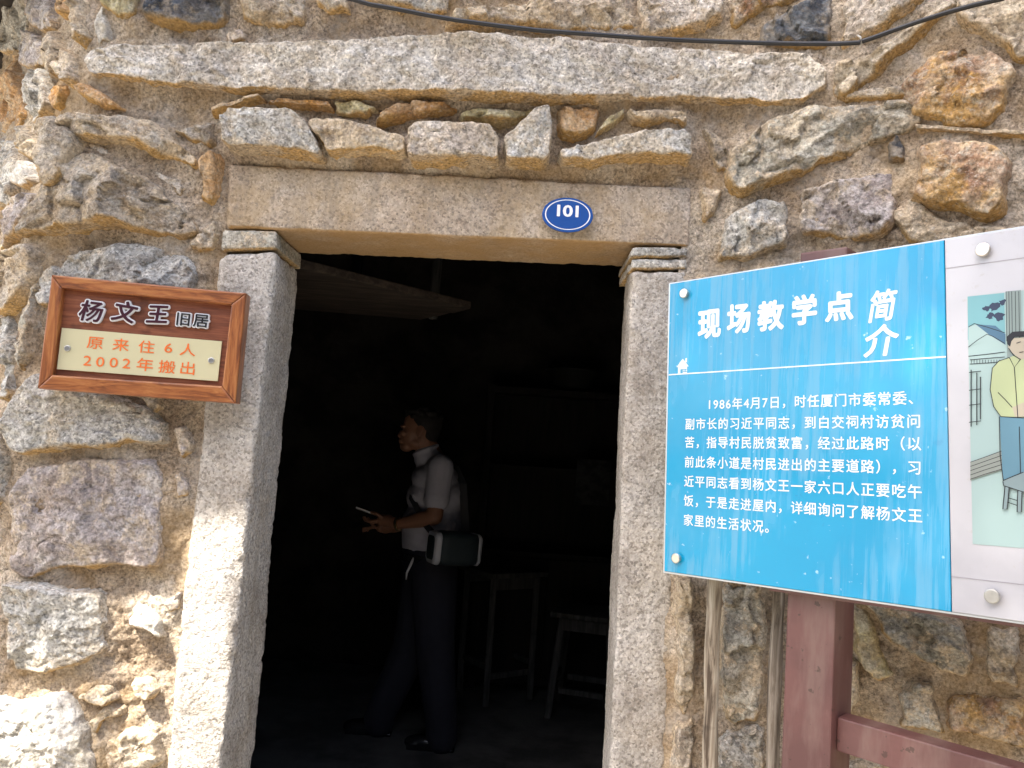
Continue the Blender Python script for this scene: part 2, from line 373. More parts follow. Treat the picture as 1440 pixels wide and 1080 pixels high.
# traced stones: outline in photo pixels, material, protrusion (m), flags
S = [
 ([(205,-30),(200,24),(235,36),(312,32),(317,-30)],'d',.035,''),
 ([(112,72),(128,57),(300,48),(480,50),(640,45),(830,50),(1000,58),(1150,64),(1180,85),(1184,112),(1140,138),(970,130),(800,136),(640,134),(480,128),(300,118),(180,106),(118,98)],'beam',.085,'L'),
 ([(107,118),(127,110),(150,125),(172,148),(140,152),(110,135)],'o',.055,''),
 ([(292,152),(312,136),(360,130),(372,140),(340,148),(300,164)],'o',.045,''),
 ([(375,140),(415,133),(460,138),(464,155),(430,152),(395,150)],'o',.045,''),
 ([(464,138),(500,135),(535,149),(518,162),(467,158)],'y',.05,''),
 ([(528,167),(560,138),(590,137),(645,148),(640,160),(565,172),(532,174)],'o',.055,''),
 ([(645,155),(660,145),(750,141),(754,150),(735,170),(710,176),(655,168)],'y',.055,''),
 ([(304,164),(322,151),(412,152),(432,168),(456,220),(400,212),(311,206)],'g',.085,'L'),
 ([(428,166),(475,164),(560,186),(572,192),(570,216),(500,212),(462,216),(446,196)],'b',.075,'L'),
 ([(571,184),(585,168),(688,172),(703,188),(704,226),(640,226),(572,224)],'p',.09,'L'),
 ([(706,192),(735,168),(752,149),(774,145),(779,166),(776,228),(708,226)],'g',.085,'L'),
 ([(782,150),(795,145),(830,141),(848,150),(838,186),(815,194),(785,192)],'o',.055,''),
 ([(850,162),(880,150),(882,163),(862,180),(838,190)],'y',.045,''),
 ([(882,148),(958,146),(972,152),(970,176),(945,174),(915,181),(890,172)],'t',.055,''),
 ([(783,210),(815,200),(910,182),(966,180),(979,192),(981,224),(910,219),(870,223),(790,226)],'g',.085,'L'),
 # left of the door
 ([(98,168),(112,156),(200,158),(238,190),(263,218),(258,230),(225,224),(170,203),(115,197),(95,186)],'b',.06,''),
 ([(236,180),(298,160),(302,195),(290,208),(263,200)],'b',.035,''),
 ([(270,222),(303,207),(310,225),(308,268),(295,286),(275,276)],'o',.04,'m'),
 ([(60,276),(75,238),(118,206),(152,226),(190,240),(232,280),(257,314),(240,326),(200,330),(150,312),(70,322),(38,326)],'b',.085,''),
 ([(260,345),(275,325),(300,305),(309,325),(304,352),(275,358)],'b',.03,''),
 ([(54,386),(110,350),(180,336),(240,350),(263,372),(256,420),(160,430),(64,430)],'g',.035,''),
 ([(14,610),(28,552),(60,520),(150,555),(190,566),(213,598),(210,622),(120,630),(26,638)],'g',.07,'f'),
 ([(10,788),(12,702),(40,662),(120,652),(195,656),(210,680),(206,788),(198,796),(82,798),(40,811),(16,806)],'m',.055,'f'),
 ([(2,822),(60,828),(132,838),(140,880),(134,920),(100,938),(55,950),(12,944)],'g',.05,'f'),
 ([(240,602),(260,596),(272,620),(268,640),(255,649),(243,632)],'m',.02,''),
 ([(242,668),(255,661),(268,680),(264,700),(245,702)],'m',.018,''),
 ([(172,882),(190,842),(210,850),(225,870),(229,904),(196,892)],'w',.035,''),
 ([(-20,985),(40,984),(85,976),(104,1000),(113,1035),(128,1100),(-20,1110)],'w',.05,'f'),
 ([(100,985),(128,961),(152,966),(164,988),(148,1000),(124,998)],'t',.045,''),
 ([(180,962),(204,956),(219,974),(206,990),(186,984)],'t',.035,''),
 ([(134,1050),(178,1021),(213,1030),(224,1085),(150,1105)],'t',.04,''),
 ([(226,846),(254,831),(254,858),(236,864)],'m',.015,''),
 ([(150,985),(178,995),(176,1012),(150,1022),(135,1040),(118,1015)],'t',.02,''),
 ([(150,545),(195,560),(212,590),(232,575),(222,545)],'b',.02,''),
 ([(130,70),(135,20),(145,2),(160,30),(158,52)],'w',.015,''),
 ([(140,-30),(196,-30),(190,20),(160,28),(142,10)],'y',.03,''),
 ([(112,205),(122,192),(152,203),(160,218),(140,224)],'p',.02,''),
 ([(160,215),(225,232),(252,240),(262,262),(250,282),(225,262),(190,236)],'p',.02,''),
 # corner and receding side
 ([(80,-30),(100,-30),(102,18),(90,24),(80,10)],'o',.04,''),
 ([(104,-30),(122,-20),(126,40),(112,62),(104,40)],'t',.05,''),
 ([(104,62),(108,110),(96,118),(80,106),(84,60)],'b',.05,''),
 ([(40,-30),(74,-30),(76,28),(60,42),(46,30)],'m',.05,''),
 ([(0,-20),(36,-30),(40,26),(26,62),(0,70)],'g',.05,''),
 ([(30,62),(46,34),(62,46),(64,84),(46,96),(32,92)],'m',.05,''),
 ([(66,52),(82,30),(84,58),(78,104),(68,100)],'b',.05,''),
 ([(4,100),(28,72),(30,100),(34,148),(18,186),(2,176)],'o',.04,''),
 ([(40,104),(62,88),(72,108),(70,140),(54,172),(40,150)],'g',.05,''),
 ([(78,120),(98,112),(100,120),(82,156),(74,148)],'o',.03,''),
 ([(64,168),(84,158),(110,186),(98,228),(84,258),(68,262),(60,214)],'b',.085,''),
 ([(36,168),(52,184),(58,214),(40,226),(28,206)],'b',.05,''),
 ([(0,190),(20,194),(30,222),(20,282),(0,292)],'g',.05,''),
 ([(24,234),(42,216),(48,250),(36,264),(24,262)],'w',.05,''),
 ([(10,300),(32,272),(58,268),(54,290),(32,330),(12,352)],'m',.06,''),
 ([(0,360),(20,350),(38,340),(56,346),(44,392),(22,430),(0,440)],'b',.06,''),
 ([(34,436),(48,400),(60,400),(56,440),(42,500),(28,520),(22,480)],'l',.04,''),
 ([(0,452),(18,440),(20,500),(10,560),(0,560)],'g',.04,''),
 ([(-20,600),(6,590),(10,640),(4,700),(-20,720)],'g',.05,''),
 # top band
 ([(436,-30),(488,-30),(494,14),(462,20),(440,8)],'b',.035,''),
 ([(505,-30),(632,-30),(626,8),(596,20),(560,12),(512,4)],'g',.05,''),
 ([(330,-30),(426,-30),(430,26),(395,36),(345,32)],'t',.03,''),
 ([(640,38),(652,14),(705,4),(850,-30),(888,-8),(898,38),(800,42),(720,38)],'t',.045,''),
 ([(904,-20),(1008,-30),(1024,18),(985,38),(908,44),(900,14)],'p',.05,''),
 ([(1078,44),(1086,20),(1140,0),(1174,-20),(1176,38),(1168,58),(1082,56)],'d',.05,''),
 ([(1044,-25),(1120,-30),(1130,-2),(1082,16),(1034,40),(1030,10)],'r',.035,''),
 ([(1190,92),(1200,72),(1258,58),(1310,16),(1342,0),(1348,14),(1292,62),(1242,104),(1216,124),(1192,124)],'t',.05,''),
 ([(1204,-10),(1330,-40),(1302,8),(1242,44),(1202,56)],'p',.05,''),
 ([(1290,112),(1334,72),(1398,62),(1440,88),(1432,138),(1402,164),(1360,170),(1300,150)],'r',.06,''),
 ([(1356,-30),(1470,-30),(1470,70),(1440,72),(1404,50),(1370,30)],'t',.06,''),
 ([(1045,244),(1052,202),(1108,164),(1160,150),(1258,146),(1286,168),(1268,188),(1200,214),(1145,238),(1100,254),(1062,262)],'l',.055,''),
 ([(1252,202),(1274,186),(1288,206),(1282,226),(1256,224)],'d',.03,''),
 ([(1020,326),(1030,294),(1078,276),(1114,282),(1116,340),(1062,362),(1016,362)],'g',.045,''),
 ([(1136,300),(1142,266),(1176,256),(1256,237),(1266,260),(1260,318),(1200,332),(1142,318)],'m',.05,''),
 ([(1310,270),(1320,208),(1358,196),(1418,202),(1442,230),(1426,284),(1408,298),(1374,288),(1326,278)],'r',.07,''),
 ([(1264,300),(1300,268),(1340,300),(1420,308),(1450,340),(1300,345)],'t',.03,''),
 ([(986,178),(1016,182),(1036,206),(1030,248),(1002,238)],'b',.025,''),
 ([(1300,170),(1350,176),(1410,172),(1450,186),(1445,200),(1360,190),(1310,192)],'t',.03,''),
 ([(985,258),(1022,262),(1012,300),(990,316),(982,290)],'t',.02,''),
 ([(1192,130),(1240,112),(1276,120),(1280,140),(1200,146)],'b',.025,''),
 # bottom right
 ([(950,830),(984,826),(988,930),(984,988),(962,1008),(948,978)],'t',.04,''),
 ([(948,1022),(984,1006),(986,1100),(940,1100)],'b',.04,''),
 ([(1020,826),(1084,822),(1090,930),(1080,1008),(1030,1020),(1014,950)],'l',.05,''),
 ([(1012,1034),(1084,1022),(1086,1100),(1008,1100)],'g',.045,''),
 ([(1196,930),(1222,938),(1228,990),(1198,1014)],'l',.05,''),
 ([(1278,980),(1300,960),(1334,970),(1344,1038),(1310,1034),(1278,1024)],'l',.05,''),
 ([(1246,852),(1300,860),(1372,880),(1390,930),(1378,958),(1340,950),(1270,908)],'l',.065,''),
 ([(1204,850),(1238,866),(1258,918),(1280,948),(1240,958),(1208,926)],'y',.03,''),
 ([(1400,888),(1460,888),(1460,972),(1398,958)],'b',.05,''),
 ([(1352,986),(1400,976),(1460,990),(1460,1055),(1390,1044),(1352,1030)],'r',.05,''),
 ([(1200,1070),(1260,1066),(1300,1100),(1200,1110)],'b',.04,''),
]

# ---- stone builder -------------------------------------------------------
def seg_core(P):
    c = P.mean(0); Q = P - c
    ev, evec = np.linalg.eigh(Q.T @ Q)
    ax = evec[:, 1]; t = Q @ ax; s = Q @ evec[:, 0]
    mid = .5 * (t.max() + t.min()); L = .5 * (t.max() - t.min()); Wd = .5 * (s.max() - s.min())
    c = c + ax * mid + evec[:, 0] * .5 * (s.max() + s.min())
    return c, ax, max(0, L - Wd * 1.02)
def resample(P, step):
    Q = np.vstack([P, P[:1]]); d = np.linalg.norm(np.diff(Q, axis=0), axis=1); s = np.concatenate([[0], np.cumsum(d)])
    n = max(20, int(s[-1] / step)); t = np.linspace(0, s[-1], n, endpoint=False)
    return np.stack([np.interp(t, s, Q[:, 0]), np.interp(t, s, Q[:, 1])], 1)
def chaikin(P, q=.22):
    a = P; b = np.roll(P, -1, 0)
    return np.stack([a * (1 - q) + b * q, a * q + b * (1 - q)], 1).reshape(-1, 2)
STONES_XZ = []      # (outline, H) for the mortar
def make_stone(P, mat, H, flags='', step=.006, seed=0, name='stone'):
    rr = random.Random(seed * 13 + 5)
    P = np.array(P, float)
    if np.ptp(P[:, 1]) < .05 and P[:, 1].mean() > 2.3: P = P.mean(0) + (P - P.mean(0)) * [1.0, 1.3]
    if 'L' not in flags: P = P.mean(0) + (P - P.mean(0)) * (1.35 if np.ptp(P[:, 1]) < .06 else (1.32 if P[:, 0].mean() > .62 else 1.2))
    H = (H + .006) * (1.0 if 'L' in flags else .80)
    area = np.sum(P[:, 0] * np.roll(P[:, 1], -1) - np.roll(P[:, 0], -1) * P[:, 1])
    if area < 0: P = P[::-1]
    size = math.sqrt(abs(area) / 2)
    STONES_XZ.append((P, H))
    led = 'L' in flags
    O = resample(chaikin(P, .12 if led else .14), step)
    n = len(O); p3 = np.stack([O[:, 0], np.full(n, seed * 1.7), O[:, 1]], 1)
    k = min(1, size / .12)
    O = O + np.stack([fbm(p3, 14, 4, seed=1), fbm(p3, 14, 4, seed=2)], 1) * .016 * k * (.6 if led else 1)
    c, ax, hl = seg_core(O)
    t = np.clip((O - c) @ ax, -hl, hl); Q = c + t[:, None] * ax
    D = Q - O; Ld = np.linalg.norm(D, axis=1, keepdims=True); Dn = D / np.maximum(Ld, 1e-6)
    hmin = -.05
    r = (.005 if led else .008) * min(1, size / .1) ; slope = .006 if led else .022
    r = min(r, H * .8)
    prof = []
    ns = 5 if not led else 9
    for i in range(ns):
        q = i / ns; prof.append((slope * q * min(1, size / .1), hmin + (H - r - hmin) * q, 1.0))
    i0 = slope * min(1, size / .1)
    for a in np.linspace(0, math.pi / 2, 5):
        prof.append((i0 + r * (1 - math.cos(a)), H - r + r * math.sin(a), 1.0 - a / (math.pi / 2)))
    inn = prof[-1][0]; mx = Ld.max() - inn; nr = max(3, int(mx / step))
    V, Hh, side, fr = [], [], [], []
    for (ins, h, sd) in prof:
        V.append(O + Dn * np.minimum(ins, Ld * .8)); Hh.append(np.full(n, h)); side.append(np.full(n, sd)); fr.append(np.zeros(n))
    base = np.minimum(inn, Ld * .8)
    for j in range(1, nr + 1):
        q = j / nr; V.append(O + Dn * (base + (Ld - base) * q)); Hh.append(np.full(n, H)); side.append(np.zeros(n)); fr.append(np.full(n, q))
    nrings = len(V)
    V = np.vstack(V); Hh = np.concatenate(Hh); side = np.concatenate(side); fr = np.concatenate(fr)
    rel = V - O.mean(0)
    q3 = np.stack([V[:, 0], np.full(len(V), seed * .9), V[:, 1]], 1)
    # fractured facets: lowest of several tilted planes
    fac = np.zeros(len(V)) + 1e9
    for _ in range(rr.randint(3, 6)):
        a = rr.uniform(0, 2 * math.pi); sl_ = rr.uniform(.03, .22 if not led else .10)
        b0 = rr.uniform(.0, .35) * size * sl_
        fac = np.minimum(fac, b0 - sl_ * (rel[:, 0] * math.cos(a) + rel[:, 1] * math.sin(a)))
    fac = np.clip(fac, -.45 * H, .02 if not led else .008)
    amp = min(1, size / .14)
    kc = max(3, int(size * size / .0032)); ci_ = rs_ = np.random.RandomState(seed + 50)
    seeds = rel[rs_.randint(0, len(rel), kc)]; sl2 = rs_.normal(size=(kc, 2)) * (.19 if 'f' not in flags else .07); of2 = rs_.normal(size=kc) * (.005 if 'f' not in flags else .002)
    wv = rel + np.stack([fbm(q3, 12, 3, seed=15), fbm(q3, 12, 3, seed=16)], 1) * .05
    best = np.full(len(rel), 1e9); cell = np.zeros(len(rel))
    for k_ in range(kc):
        d2 = ((wv - seeds[k_]) ** 2).sum(1); mk_ = d2 < best; best[mk_] = d2[mk_]
        cell[mk_] = ((wv[mk_] - seeds[k_]) @ sl2[k_]) + of2[k_]
    cell = np.clip(cell, -.02, .02) * (.35 if led else 1.0)
    nz = fbm(q3, 7, 4, seed=3) * .022 * amp * (.5 if led else 1) + fbm(q3, 24, 5, gain=.62, seed=4) * .013 * amp + fbm(q3, 75, 2, seed=5) * .005
    wt = np.clip((Hh - hmin) / (H - hmin), 0, 1) ** 2
    Hh = Hh + (fac * amp + nz + cell * amp) * wt
    pp = np.stack([V[:, 0], Hh, V[:, 1]], 1)
    V = V + np.stack([fbm(pp, 26, 3, seed=6), fbm(pp, 26, 3, seed=8)], 1) * .007 * amp * side[:, None]
    nn = wnorm(V[:, 0], V[:, 1])
    W = np.stack([V[:, 0], wy(V[:, 0], V[:, 1]), V[:, 1]], 1) + nn * Hh[:, None]
    # under: downward facing side
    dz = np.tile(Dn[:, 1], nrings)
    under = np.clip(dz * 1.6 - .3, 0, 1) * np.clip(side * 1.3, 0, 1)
    dE = np.linalg.norm(V - np.tile(O, (nrings, 1)), axis=1); edge = np.exp(-dE / .022)
    idx = np.arange(n); nx = (idx + 1) % n
    quads = [np.stack([k_ * n + idx, k_ * n + nx, (k_ + 1) * n + nx, (k_ + 1) * n + idx], 1) for k_ in range(nrings - 1)]
    cen = W.mean(0)
    me = grid_mesh(name, W - cen, np.vstack(quads))
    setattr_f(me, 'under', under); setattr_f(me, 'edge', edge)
    o = link(name, me, mat, wall); o.location = Vector(cen) - Vector(wall.location)
    return o

for i, (pts, mk, H, fl) in enumerate(S):
    P = [onwall(x, y, H * .9) for x, y in pts]
    make_stone(P, M[mk], H, fl, seed=i + 1)

# opening region (px) that belongs to the dressed door frame
OPEN = np.array([aty(x, y, 1.99)[[0, 2]] for x, y in [(322, 236), (968, 268), (966, 345), (960, 380), (935, 1080), (918, 1600), (180, 1600), (236, 1080), (306, 362), (318, 320)]])
def inside(poly, X, Z):
    r = np.zeros(X.shape, bool); n = len(poly)
    for i in range(n):
        x0, z0 = poly[i]; x1, z1 = poly[(i + 1) % n]
        c = (z0 > Z) != (z1 > Z)
        with np.errstate(divide='ignore', invalid='ignore'):
            r ^= c & (X < (x1 - x0) * (Z - z0) / (z1 - z0 + 1e-12) + x0)
    return r

# chinking stones and the stones beyond the frame / behind the board, laid where there is room
occ_x = np.arange(-3.0, 1.75, .01); occ_z = np.arange(.0, 3.3, .01)
OX, OZ = np.meshgrid(occ_x, occ_z, indexing='ij')
occ = inside(OPEN, OX, OZ)
def grow(m, k):
    for _ in range(k):
        q = m.copy(); q[1:] |= m[:-1]; q[:-1] |= m[1:]; q[:, 1:] |= m[:, :-1]; q[:, :-1] |= m[:, 1:]; m = q
    return m
for P, H in STONES_XZ: occ |= inside(P, OX, OZ)
def px_vis(x, z):
    P = np.array([x, float(wy(x, z)), z]) - EYE; d = P @ _f
    return 720 + F * (P @ RT) / d, 540 - F * (P @ UP) / d
tries = 0; extra = 0
rr = random.Random(3)
for size, cnt, lim in ((.16, 45, 2500), (.11, 32, 2500), (.065, 34, 3500), (.042, 34, 3000), (.028, 30, 2500), (.018, 24, 1500)):
    made = 0
    for _ in range(lim):
        if made >= cnt: break
        x = rr.uniform(-2.6, 1.65); z = rr.uniform(.1, 3.2)
        px, py = px_vis(x, z)
        vis = -10 < px < 1450 and -10 < py < 1090
        hidden = px > 960 and 345 < py < 850
        if vis and not hidden and size > .08: continue
        asp = rr.uniform(.5, .8); a0 = rr.uniform(-.25, .25) if size > .05 else rr.uniform(-1, 1)
        m = rr.randint(6, 9)
        P = []
        for k in range(m):
            t = 2 * math.pi * (k + rr.uniform(-.25, .25)) / m
            q = abs(math.cos(t)) ** .6 * math.copysign(1, math.cos(t)), abs(math.sin(t)) ** .6 * math.copysign(1, math.sin(t)) * asp
            q = (q[0] * size * rr.uniform(.85, 1.1), q[1] * size * rr.uniform(.85, 1.1))
            P.append((x + q[0] * math.cos(a0) - q[1] * math.sin(a0), z + q[0] * math.sin(a0) + q[1] * math.cos(a0)))
        P = np.array(P)
        ix = ((P[:, 0] + 3.0) / .01).astype(int); iz = (P[:, 1] / .01).astype(int)
        if ix.min() < 1 or iz.min() < 1 or ix.max() >= len(occ_x) - 1 or iz.max() >= len(occ_z) - 1: continue
        sl_ = (slice(ix.min() - 1, ix.max() + 2), slice(iz.min() - 1, iz.max() + 2))
        mk = inside(P, OX[sl_], OZ[sl_])
        gm_ = grow(mk, 1)
        if (occ[sl_] & gm_).any(): continue
        occ[sl_] |= gm_
        h = rr.uniform(.3, .6) * size if size > .1 else rr.uniform(.25, .7) * size
        make_stone(P, M[rr.choice('ggpbbtmly' if size > .05 else 'gpbotmyt')], min(h, .07), '', step=.008 if size > .08 else .0045, seed=200 + extra)
        made += 1; extra += 1

# ---- mortar --------------------------------------------------------------
gxs = np.concatenate([np.arange(-5.2, -2.6, .06), np.arange(-2.6, -2.0, .012), np.arange(-2.0, 1.6, .005), np.arange(1.6, 2.7, .06)])
gzs = np.concatenate([np.arange(0, .55, .05), np.arange(.55, 2.95, .005), np.arange(2.95, 3.6, .06)])
X, Z = np.meshgrid(gxs, gzs, indexing='ij')
Hm = np.zeros_like(X)
for P, H in STONES_XZ:
    i0, i1 = np.searchsorted(gxs, [P[:, 0].min(), P[:, 0].max()]); j0, j1 = np.searchsorted(gzs, [P[:, 1].min(), P[:, 1].max()])
    s_ = (slice(i0, i1 + 1), slice(j0, j1 + 1)); mk = inside(P, X[s_], Z[s_])
    Hm[s_] = np.where(mk, H, Hm[s_])
def boxblur(A, r):
    for ax_ in (0, 1):
        c = np.cumsum(np.concatenate([np.repeat(np.take(A, [0], ax_), r + 1, ax_), A, np.repeat(np.take(A, [-1], ax_), r, ax_)], ax_), ax_)
        n_ = A.shape[ax_]; A = (np.take(c, np.arange(2 * r + 1, 2 * r + 1 + n_), ax_) - np.take(c, np.arange(0, n_), ax_)) / (2 * r + 1)
    return A
B = boxblur(boxblur(Hm, 5), 5)
q3 = np.stack([X.ravel(), np.zeros(X.size), Z.ravel()], 1)
fine = (fbm(q3, 6, 3, seed=21) * .020 + fbm(q3, 18, 5, gain=.65, seed=22) * .021 + fbm(q3, 80, 3, gain=.8, seed=23) * .007).reshape(X.shape)
hm = .48 * B - .006 + fine
# keep the mortar just behind the faces of the dressed door stones, feathered round them
om = inside(OPEN, X, Z).astype(float)
ob = boxblur(boxblur(om, 4), 3)
hm = hm * (1 - np.clip(ob * 2.2, 0, 1)) + (-.003 + fine * .4) * np.clip(ob * 2.2, 0, 1)
nn = wnorm(X.ravel(), Z.ravel())
W = np.stack([X.ravel(), wy(X, Z).ravel(), Z.ravel()], 1) + nn * hm.ravel()[:, None]
ni, nj = X.shape
I, J = np.meshgrid(np.arange(ni - 1), np.arange(nj - 1), indexing='ij')
OPIN = OPEN.copy(); cc = np.array([OPEN[:, 0].mean(), 0])
cxm = .5 * (X[:-1, :-1] + X[1:, 1:]); czm = .5 * (Z[:-1, :-1] + Z[1:, 1:])
hole = boxblur(om, 3)[:-1, :-1] > .999
I, J = I[~hole], J[~hole]
Q = np.stack([I * nj + J, (I + 1) * nj + J, (I + 1) * nj + J + 1, I * nj + J + 1], 1)
used = np.zeros(len(W), bool); used[Q.ravel()] = True
remap = np.cumsum(used) - 1
me = grid_mesh('mortar', W[used] - np.array([0, 2.0, 0]), remap[Q])
link('mortar', me, M['mortar'], wall)

# ---- dressed door stones ---------------------------------------------------
def tri(c8, u, v, w_):
    c = np.array(c8, float)
    f = (c[0] * ((1 - u) * (1 - v))[:, None] + c[1] * (u * (1 - v))[:, None] + c[2] * (u * v)[:, None] + c[3] * ((1 - u) * v)[:, None])
    b = (c[4] * ((1 - u) * (1 - v))[:, None] + c[5] * (u * (1 - v))[:, None] + c[6] * (u * v)[:, None] + c[7] * ((1 - u) * v)[:, None])
    return f * (1 - w_)[:, None] + b * w_[:, None]
def dressed(name, c8, mat, step=.006, bev=.012, amp=.0025, chip=.010, seed=0, under_all=False):
    """c8 front bl, br, tr, tl then back bl, br, tr, tl"""
    c = np.array(c8, float)
    dim = [np.linalg.norm(c[1] - c[0]), np.linalg.norm(c[3] - c[0]), np.linalg.norm(c[4] - c[0])]
    Vs, Fs, Us, off = [], [], [], 0
    half = np.array(dim) / 2
    for ax_ in range(3):
        a, b = [(1, 2), (2, 0), (0, 1)][ax_]
        for sgn in (0, 1):
            na, nb = max(3, int(dim[a] / step)), max(3, int(dim[b] / step))
            A_, B_ = np.meshgrid(np.linspace(0, 1, na + 1), np.linspace(0, 1, nb + 1), indexing='ij')
            uvw = np.zeros((A_.size, 3)); uvw[:, a] = A_.ravel(); uvw[:, b] = B_.ravel(); uvw[:, ax_] = sgn
            p = (uvw - .5) * dim
            # chip noise varies the bevel
            w0 = tri(c, uvw[:, 0], uvw[:, 1], uvw[:, 2])
            q = np.sign(p) * np.minimum(np.abs(p), half - np.minimum(bev, half * .8))
            d = p - q; l = np.linalg.norm(d, axis=1); n_ = d / l[:, None]
            edge = (np.abs(n_).max(1) < .999)
            p2 = q + n_ * min(bev, half.min() * .8)
            # distance to nearest edge -> chips
            dd = np.sort(half - np.abs(p), axis=1)[:, 1]
            ch = np.clip(1 - dd / .03, 0, 1) * np.clip(fbm(w0, 16, 4, seed=seed + 31) * 1.4, 0, 1) * chip
            nz = fbm(w0, 5, 2, seed=seed + 33) * amp * 1.8 + fbm(w0, 60, 3, gain=.7, seed=seed + 34) * amp - ch
            p2 = p2 + n_ * nz[:, None]
            u2 = p2 / dim + .5
            Vs.append(tri(c, u2[:, 0], u2[:, 1], u2[:, 2]))
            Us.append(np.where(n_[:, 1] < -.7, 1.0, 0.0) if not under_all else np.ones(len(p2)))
            i_, j_ = np.meshgrid(np.arange(na), np.arange(nb), indexing='ij'); i_, j_ = i_.ravel(), j_.ravel()
            qd = np.stack([i_ * (nb + 1) + j_, (i_ + 1) * (nb + 1) + j_, (i_ + 1) * (nb + 1) + j_ + 1, i_ * (nb + 1) + j_ + 1], 1) + off
            if (sgn == 1) ^ (False): pass
            else: qd = qd[:, ::-1]
            Fs.append(qd); off += len(p2)
    V = np.vstack(Vs); me = grid_mesh(name, V - np.array([0, 2.0, 0]), np.vstack(Fs))
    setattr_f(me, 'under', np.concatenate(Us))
    bm = bmesh.new(); bm.from_mesh(me); bmesh.ops.remove_doubles(bm, verts=bm.verts, dist=.0008); bmesh.ops.recalc_face_normals(bm, faces=bm.faces); bm.to_mesh(me); bm.free()
    return link(name, me, mat, wall)
YF, YB = 1.986, 2.236
def down(a, b, z):
    a, b = np.array(a), np.array(b); t = (z - a[2]) / (b[2] - a[2]); return a + (b - a) * t
# left jamb
tl, bl = aty(308, 357, YF), aty(233, 1080, YF); tr, br = aty(389, 353, YF), aty(311, 1080, YF)
tlb, blb = tl + [0, YB - YF, 0], bl + [0, YB - YF, 0]; trb, brb = aty(421, 378, YB), aty(356, 1080, YB)
z0 = -.02
dressed('jamb', [down(tl, bl, z0), down(tr, br, z0), tr, tl, down(tlb, blb, z0), down(trb, brb, z0), trb, tlb], M['jamb'], amp=.0035, chip=.012, seed=1)
# right jamb
tl, bl = aty(887, 381, YF), aty(857, 1080, YF); tr, br = aty(966, 380, YF), aty(936, 1080, YF)
tlb, blb = aty(879, 382, YB), aty(847, 1080, YB); trb, brb = tr + [0, YB - YF, 0], br + [0, YB - YF, 0]
dressed('jamb', [down(tl, bl, z0), down(tr, br, z0), tr, tl, down(tlb, blb, z0), down(trb, brb, z0), trb, tlb], M['jamb'], amp=.003, chip=.012, seed=5)
# lintel
def slab(px4, yf, yb, mat, seed, **k):
    f = [aty(x, y, yf) for x, y in px4]
    return dressed('lintel' if seed == 9 else 'packing_stone', f + [p + [0, yb - yf, 0] for p in f], mat, seed=seed, **k)
slab([(318, 319), (970, 346), (972, 264), (320, 230)], 1.984, YB + .004, M['lintel'], 9, bev=.008, chip=.008)
slab([(310, 352), (389, 349), (389, 324), (312, 322)], 1.985, YB - .006, M['l'], 13, bev=.008)
slab([(887, 362), (967, 361), (969, 347), (890, 348)], 1.980, YB - .006, M['g'], 14, bev=.005, chip=.012)
slab([(886, 379), (966, 378), (967, 363), (888, 364)], 1.986, YB - .008, M['g'], 15, bev=.005, chip=.012)
# threshold of worn granite
dressed('threshold', [(-.95, 1.97, -.02), (.45, 1.97, -.02), (.45, 1.97, .05), (-.95, 1.97, .05), (-.95, 2.3, -.02), (.45, 2.3, -.02), (.45, 2.3, .05), (-.95, 2.3, .05)], M['jamb'], step=.02, seed=17)

# wall core and the room's own walls
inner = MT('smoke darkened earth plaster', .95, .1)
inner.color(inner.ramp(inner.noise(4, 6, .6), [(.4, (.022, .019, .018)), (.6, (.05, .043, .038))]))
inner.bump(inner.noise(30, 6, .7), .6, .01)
def pbox(name, lo, hi, mat, parent=None, kind='structure'):
    bm = bmesh.new(); box_bm(bm, lo, hi)
    o = link(name, bm_mesh(name, bm), mat) if parent is None else child(name, bm_mesh(name, bm), mat, parent)
    if kind and parent is None: o['kind'] = kind
    return o
L0 = aty(330, 700, 2.2)[0]; R0 = aty(905, 700, 2.2)[0]
bm = bmesh.new()
zt = aty(600, 290, 2.2)[2]
box_bm(bm, (-1.05, 2.06, 0), (L0 - .06, 2.24, 3.4)); box_bm(bm, (R0 - .005, 2.06, 0), (.5, 2.24, 3.4))
box_bm(bm, (.5, 2.06, 0), (1.6, 2.24, 3.4)); box_bm(bm, (L0 - .06, 2.06, zt), (R0 - .005, 2.24, 3.4))
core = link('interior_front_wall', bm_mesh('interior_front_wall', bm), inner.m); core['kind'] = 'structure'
# left inner wall follows the outer face
bm = bmesh.new()
def wallseg(a, b, th=.15):
    a, b = np.array(a, float), np.array(b, float); d = b - a; n = np.array([-d[1], d[0]]) / np.linalg.norm(d) * th
    hexa_bm(bm, [(a[0], a[1], 0), (b[0], b[1], 0), (b[0], b[1], 3.4), (a[0], a[1], 3.4), (a[0] + n[0], a[1] + n[1], 0), (b[0] + n[0], b[1] + n[1], 0), (b[0] + n[0], b[1] + n[1], 3.4), (a[0] + n[0], a[1] + n[1], 3.4)])
wallseg((-1.0, 2.2), (-2.5, 4.3)); wallseg((-2.5, 4.2), (-2.5, 5.6))
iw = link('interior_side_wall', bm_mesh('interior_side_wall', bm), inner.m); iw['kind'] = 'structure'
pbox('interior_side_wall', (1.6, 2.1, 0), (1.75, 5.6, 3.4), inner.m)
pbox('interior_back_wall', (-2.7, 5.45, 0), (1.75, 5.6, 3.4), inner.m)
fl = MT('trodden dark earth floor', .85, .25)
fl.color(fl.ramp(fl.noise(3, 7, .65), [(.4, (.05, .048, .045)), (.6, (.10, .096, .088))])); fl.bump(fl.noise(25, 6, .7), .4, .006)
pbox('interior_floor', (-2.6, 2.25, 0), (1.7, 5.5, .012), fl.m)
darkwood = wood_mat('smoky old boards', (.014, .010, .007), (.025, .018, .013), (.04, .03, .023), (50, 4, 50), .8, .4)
pbox('interior_ceiling', (-2.7, 2.1, 3.0), (1.75, 5.6, 3.1), darkwood)

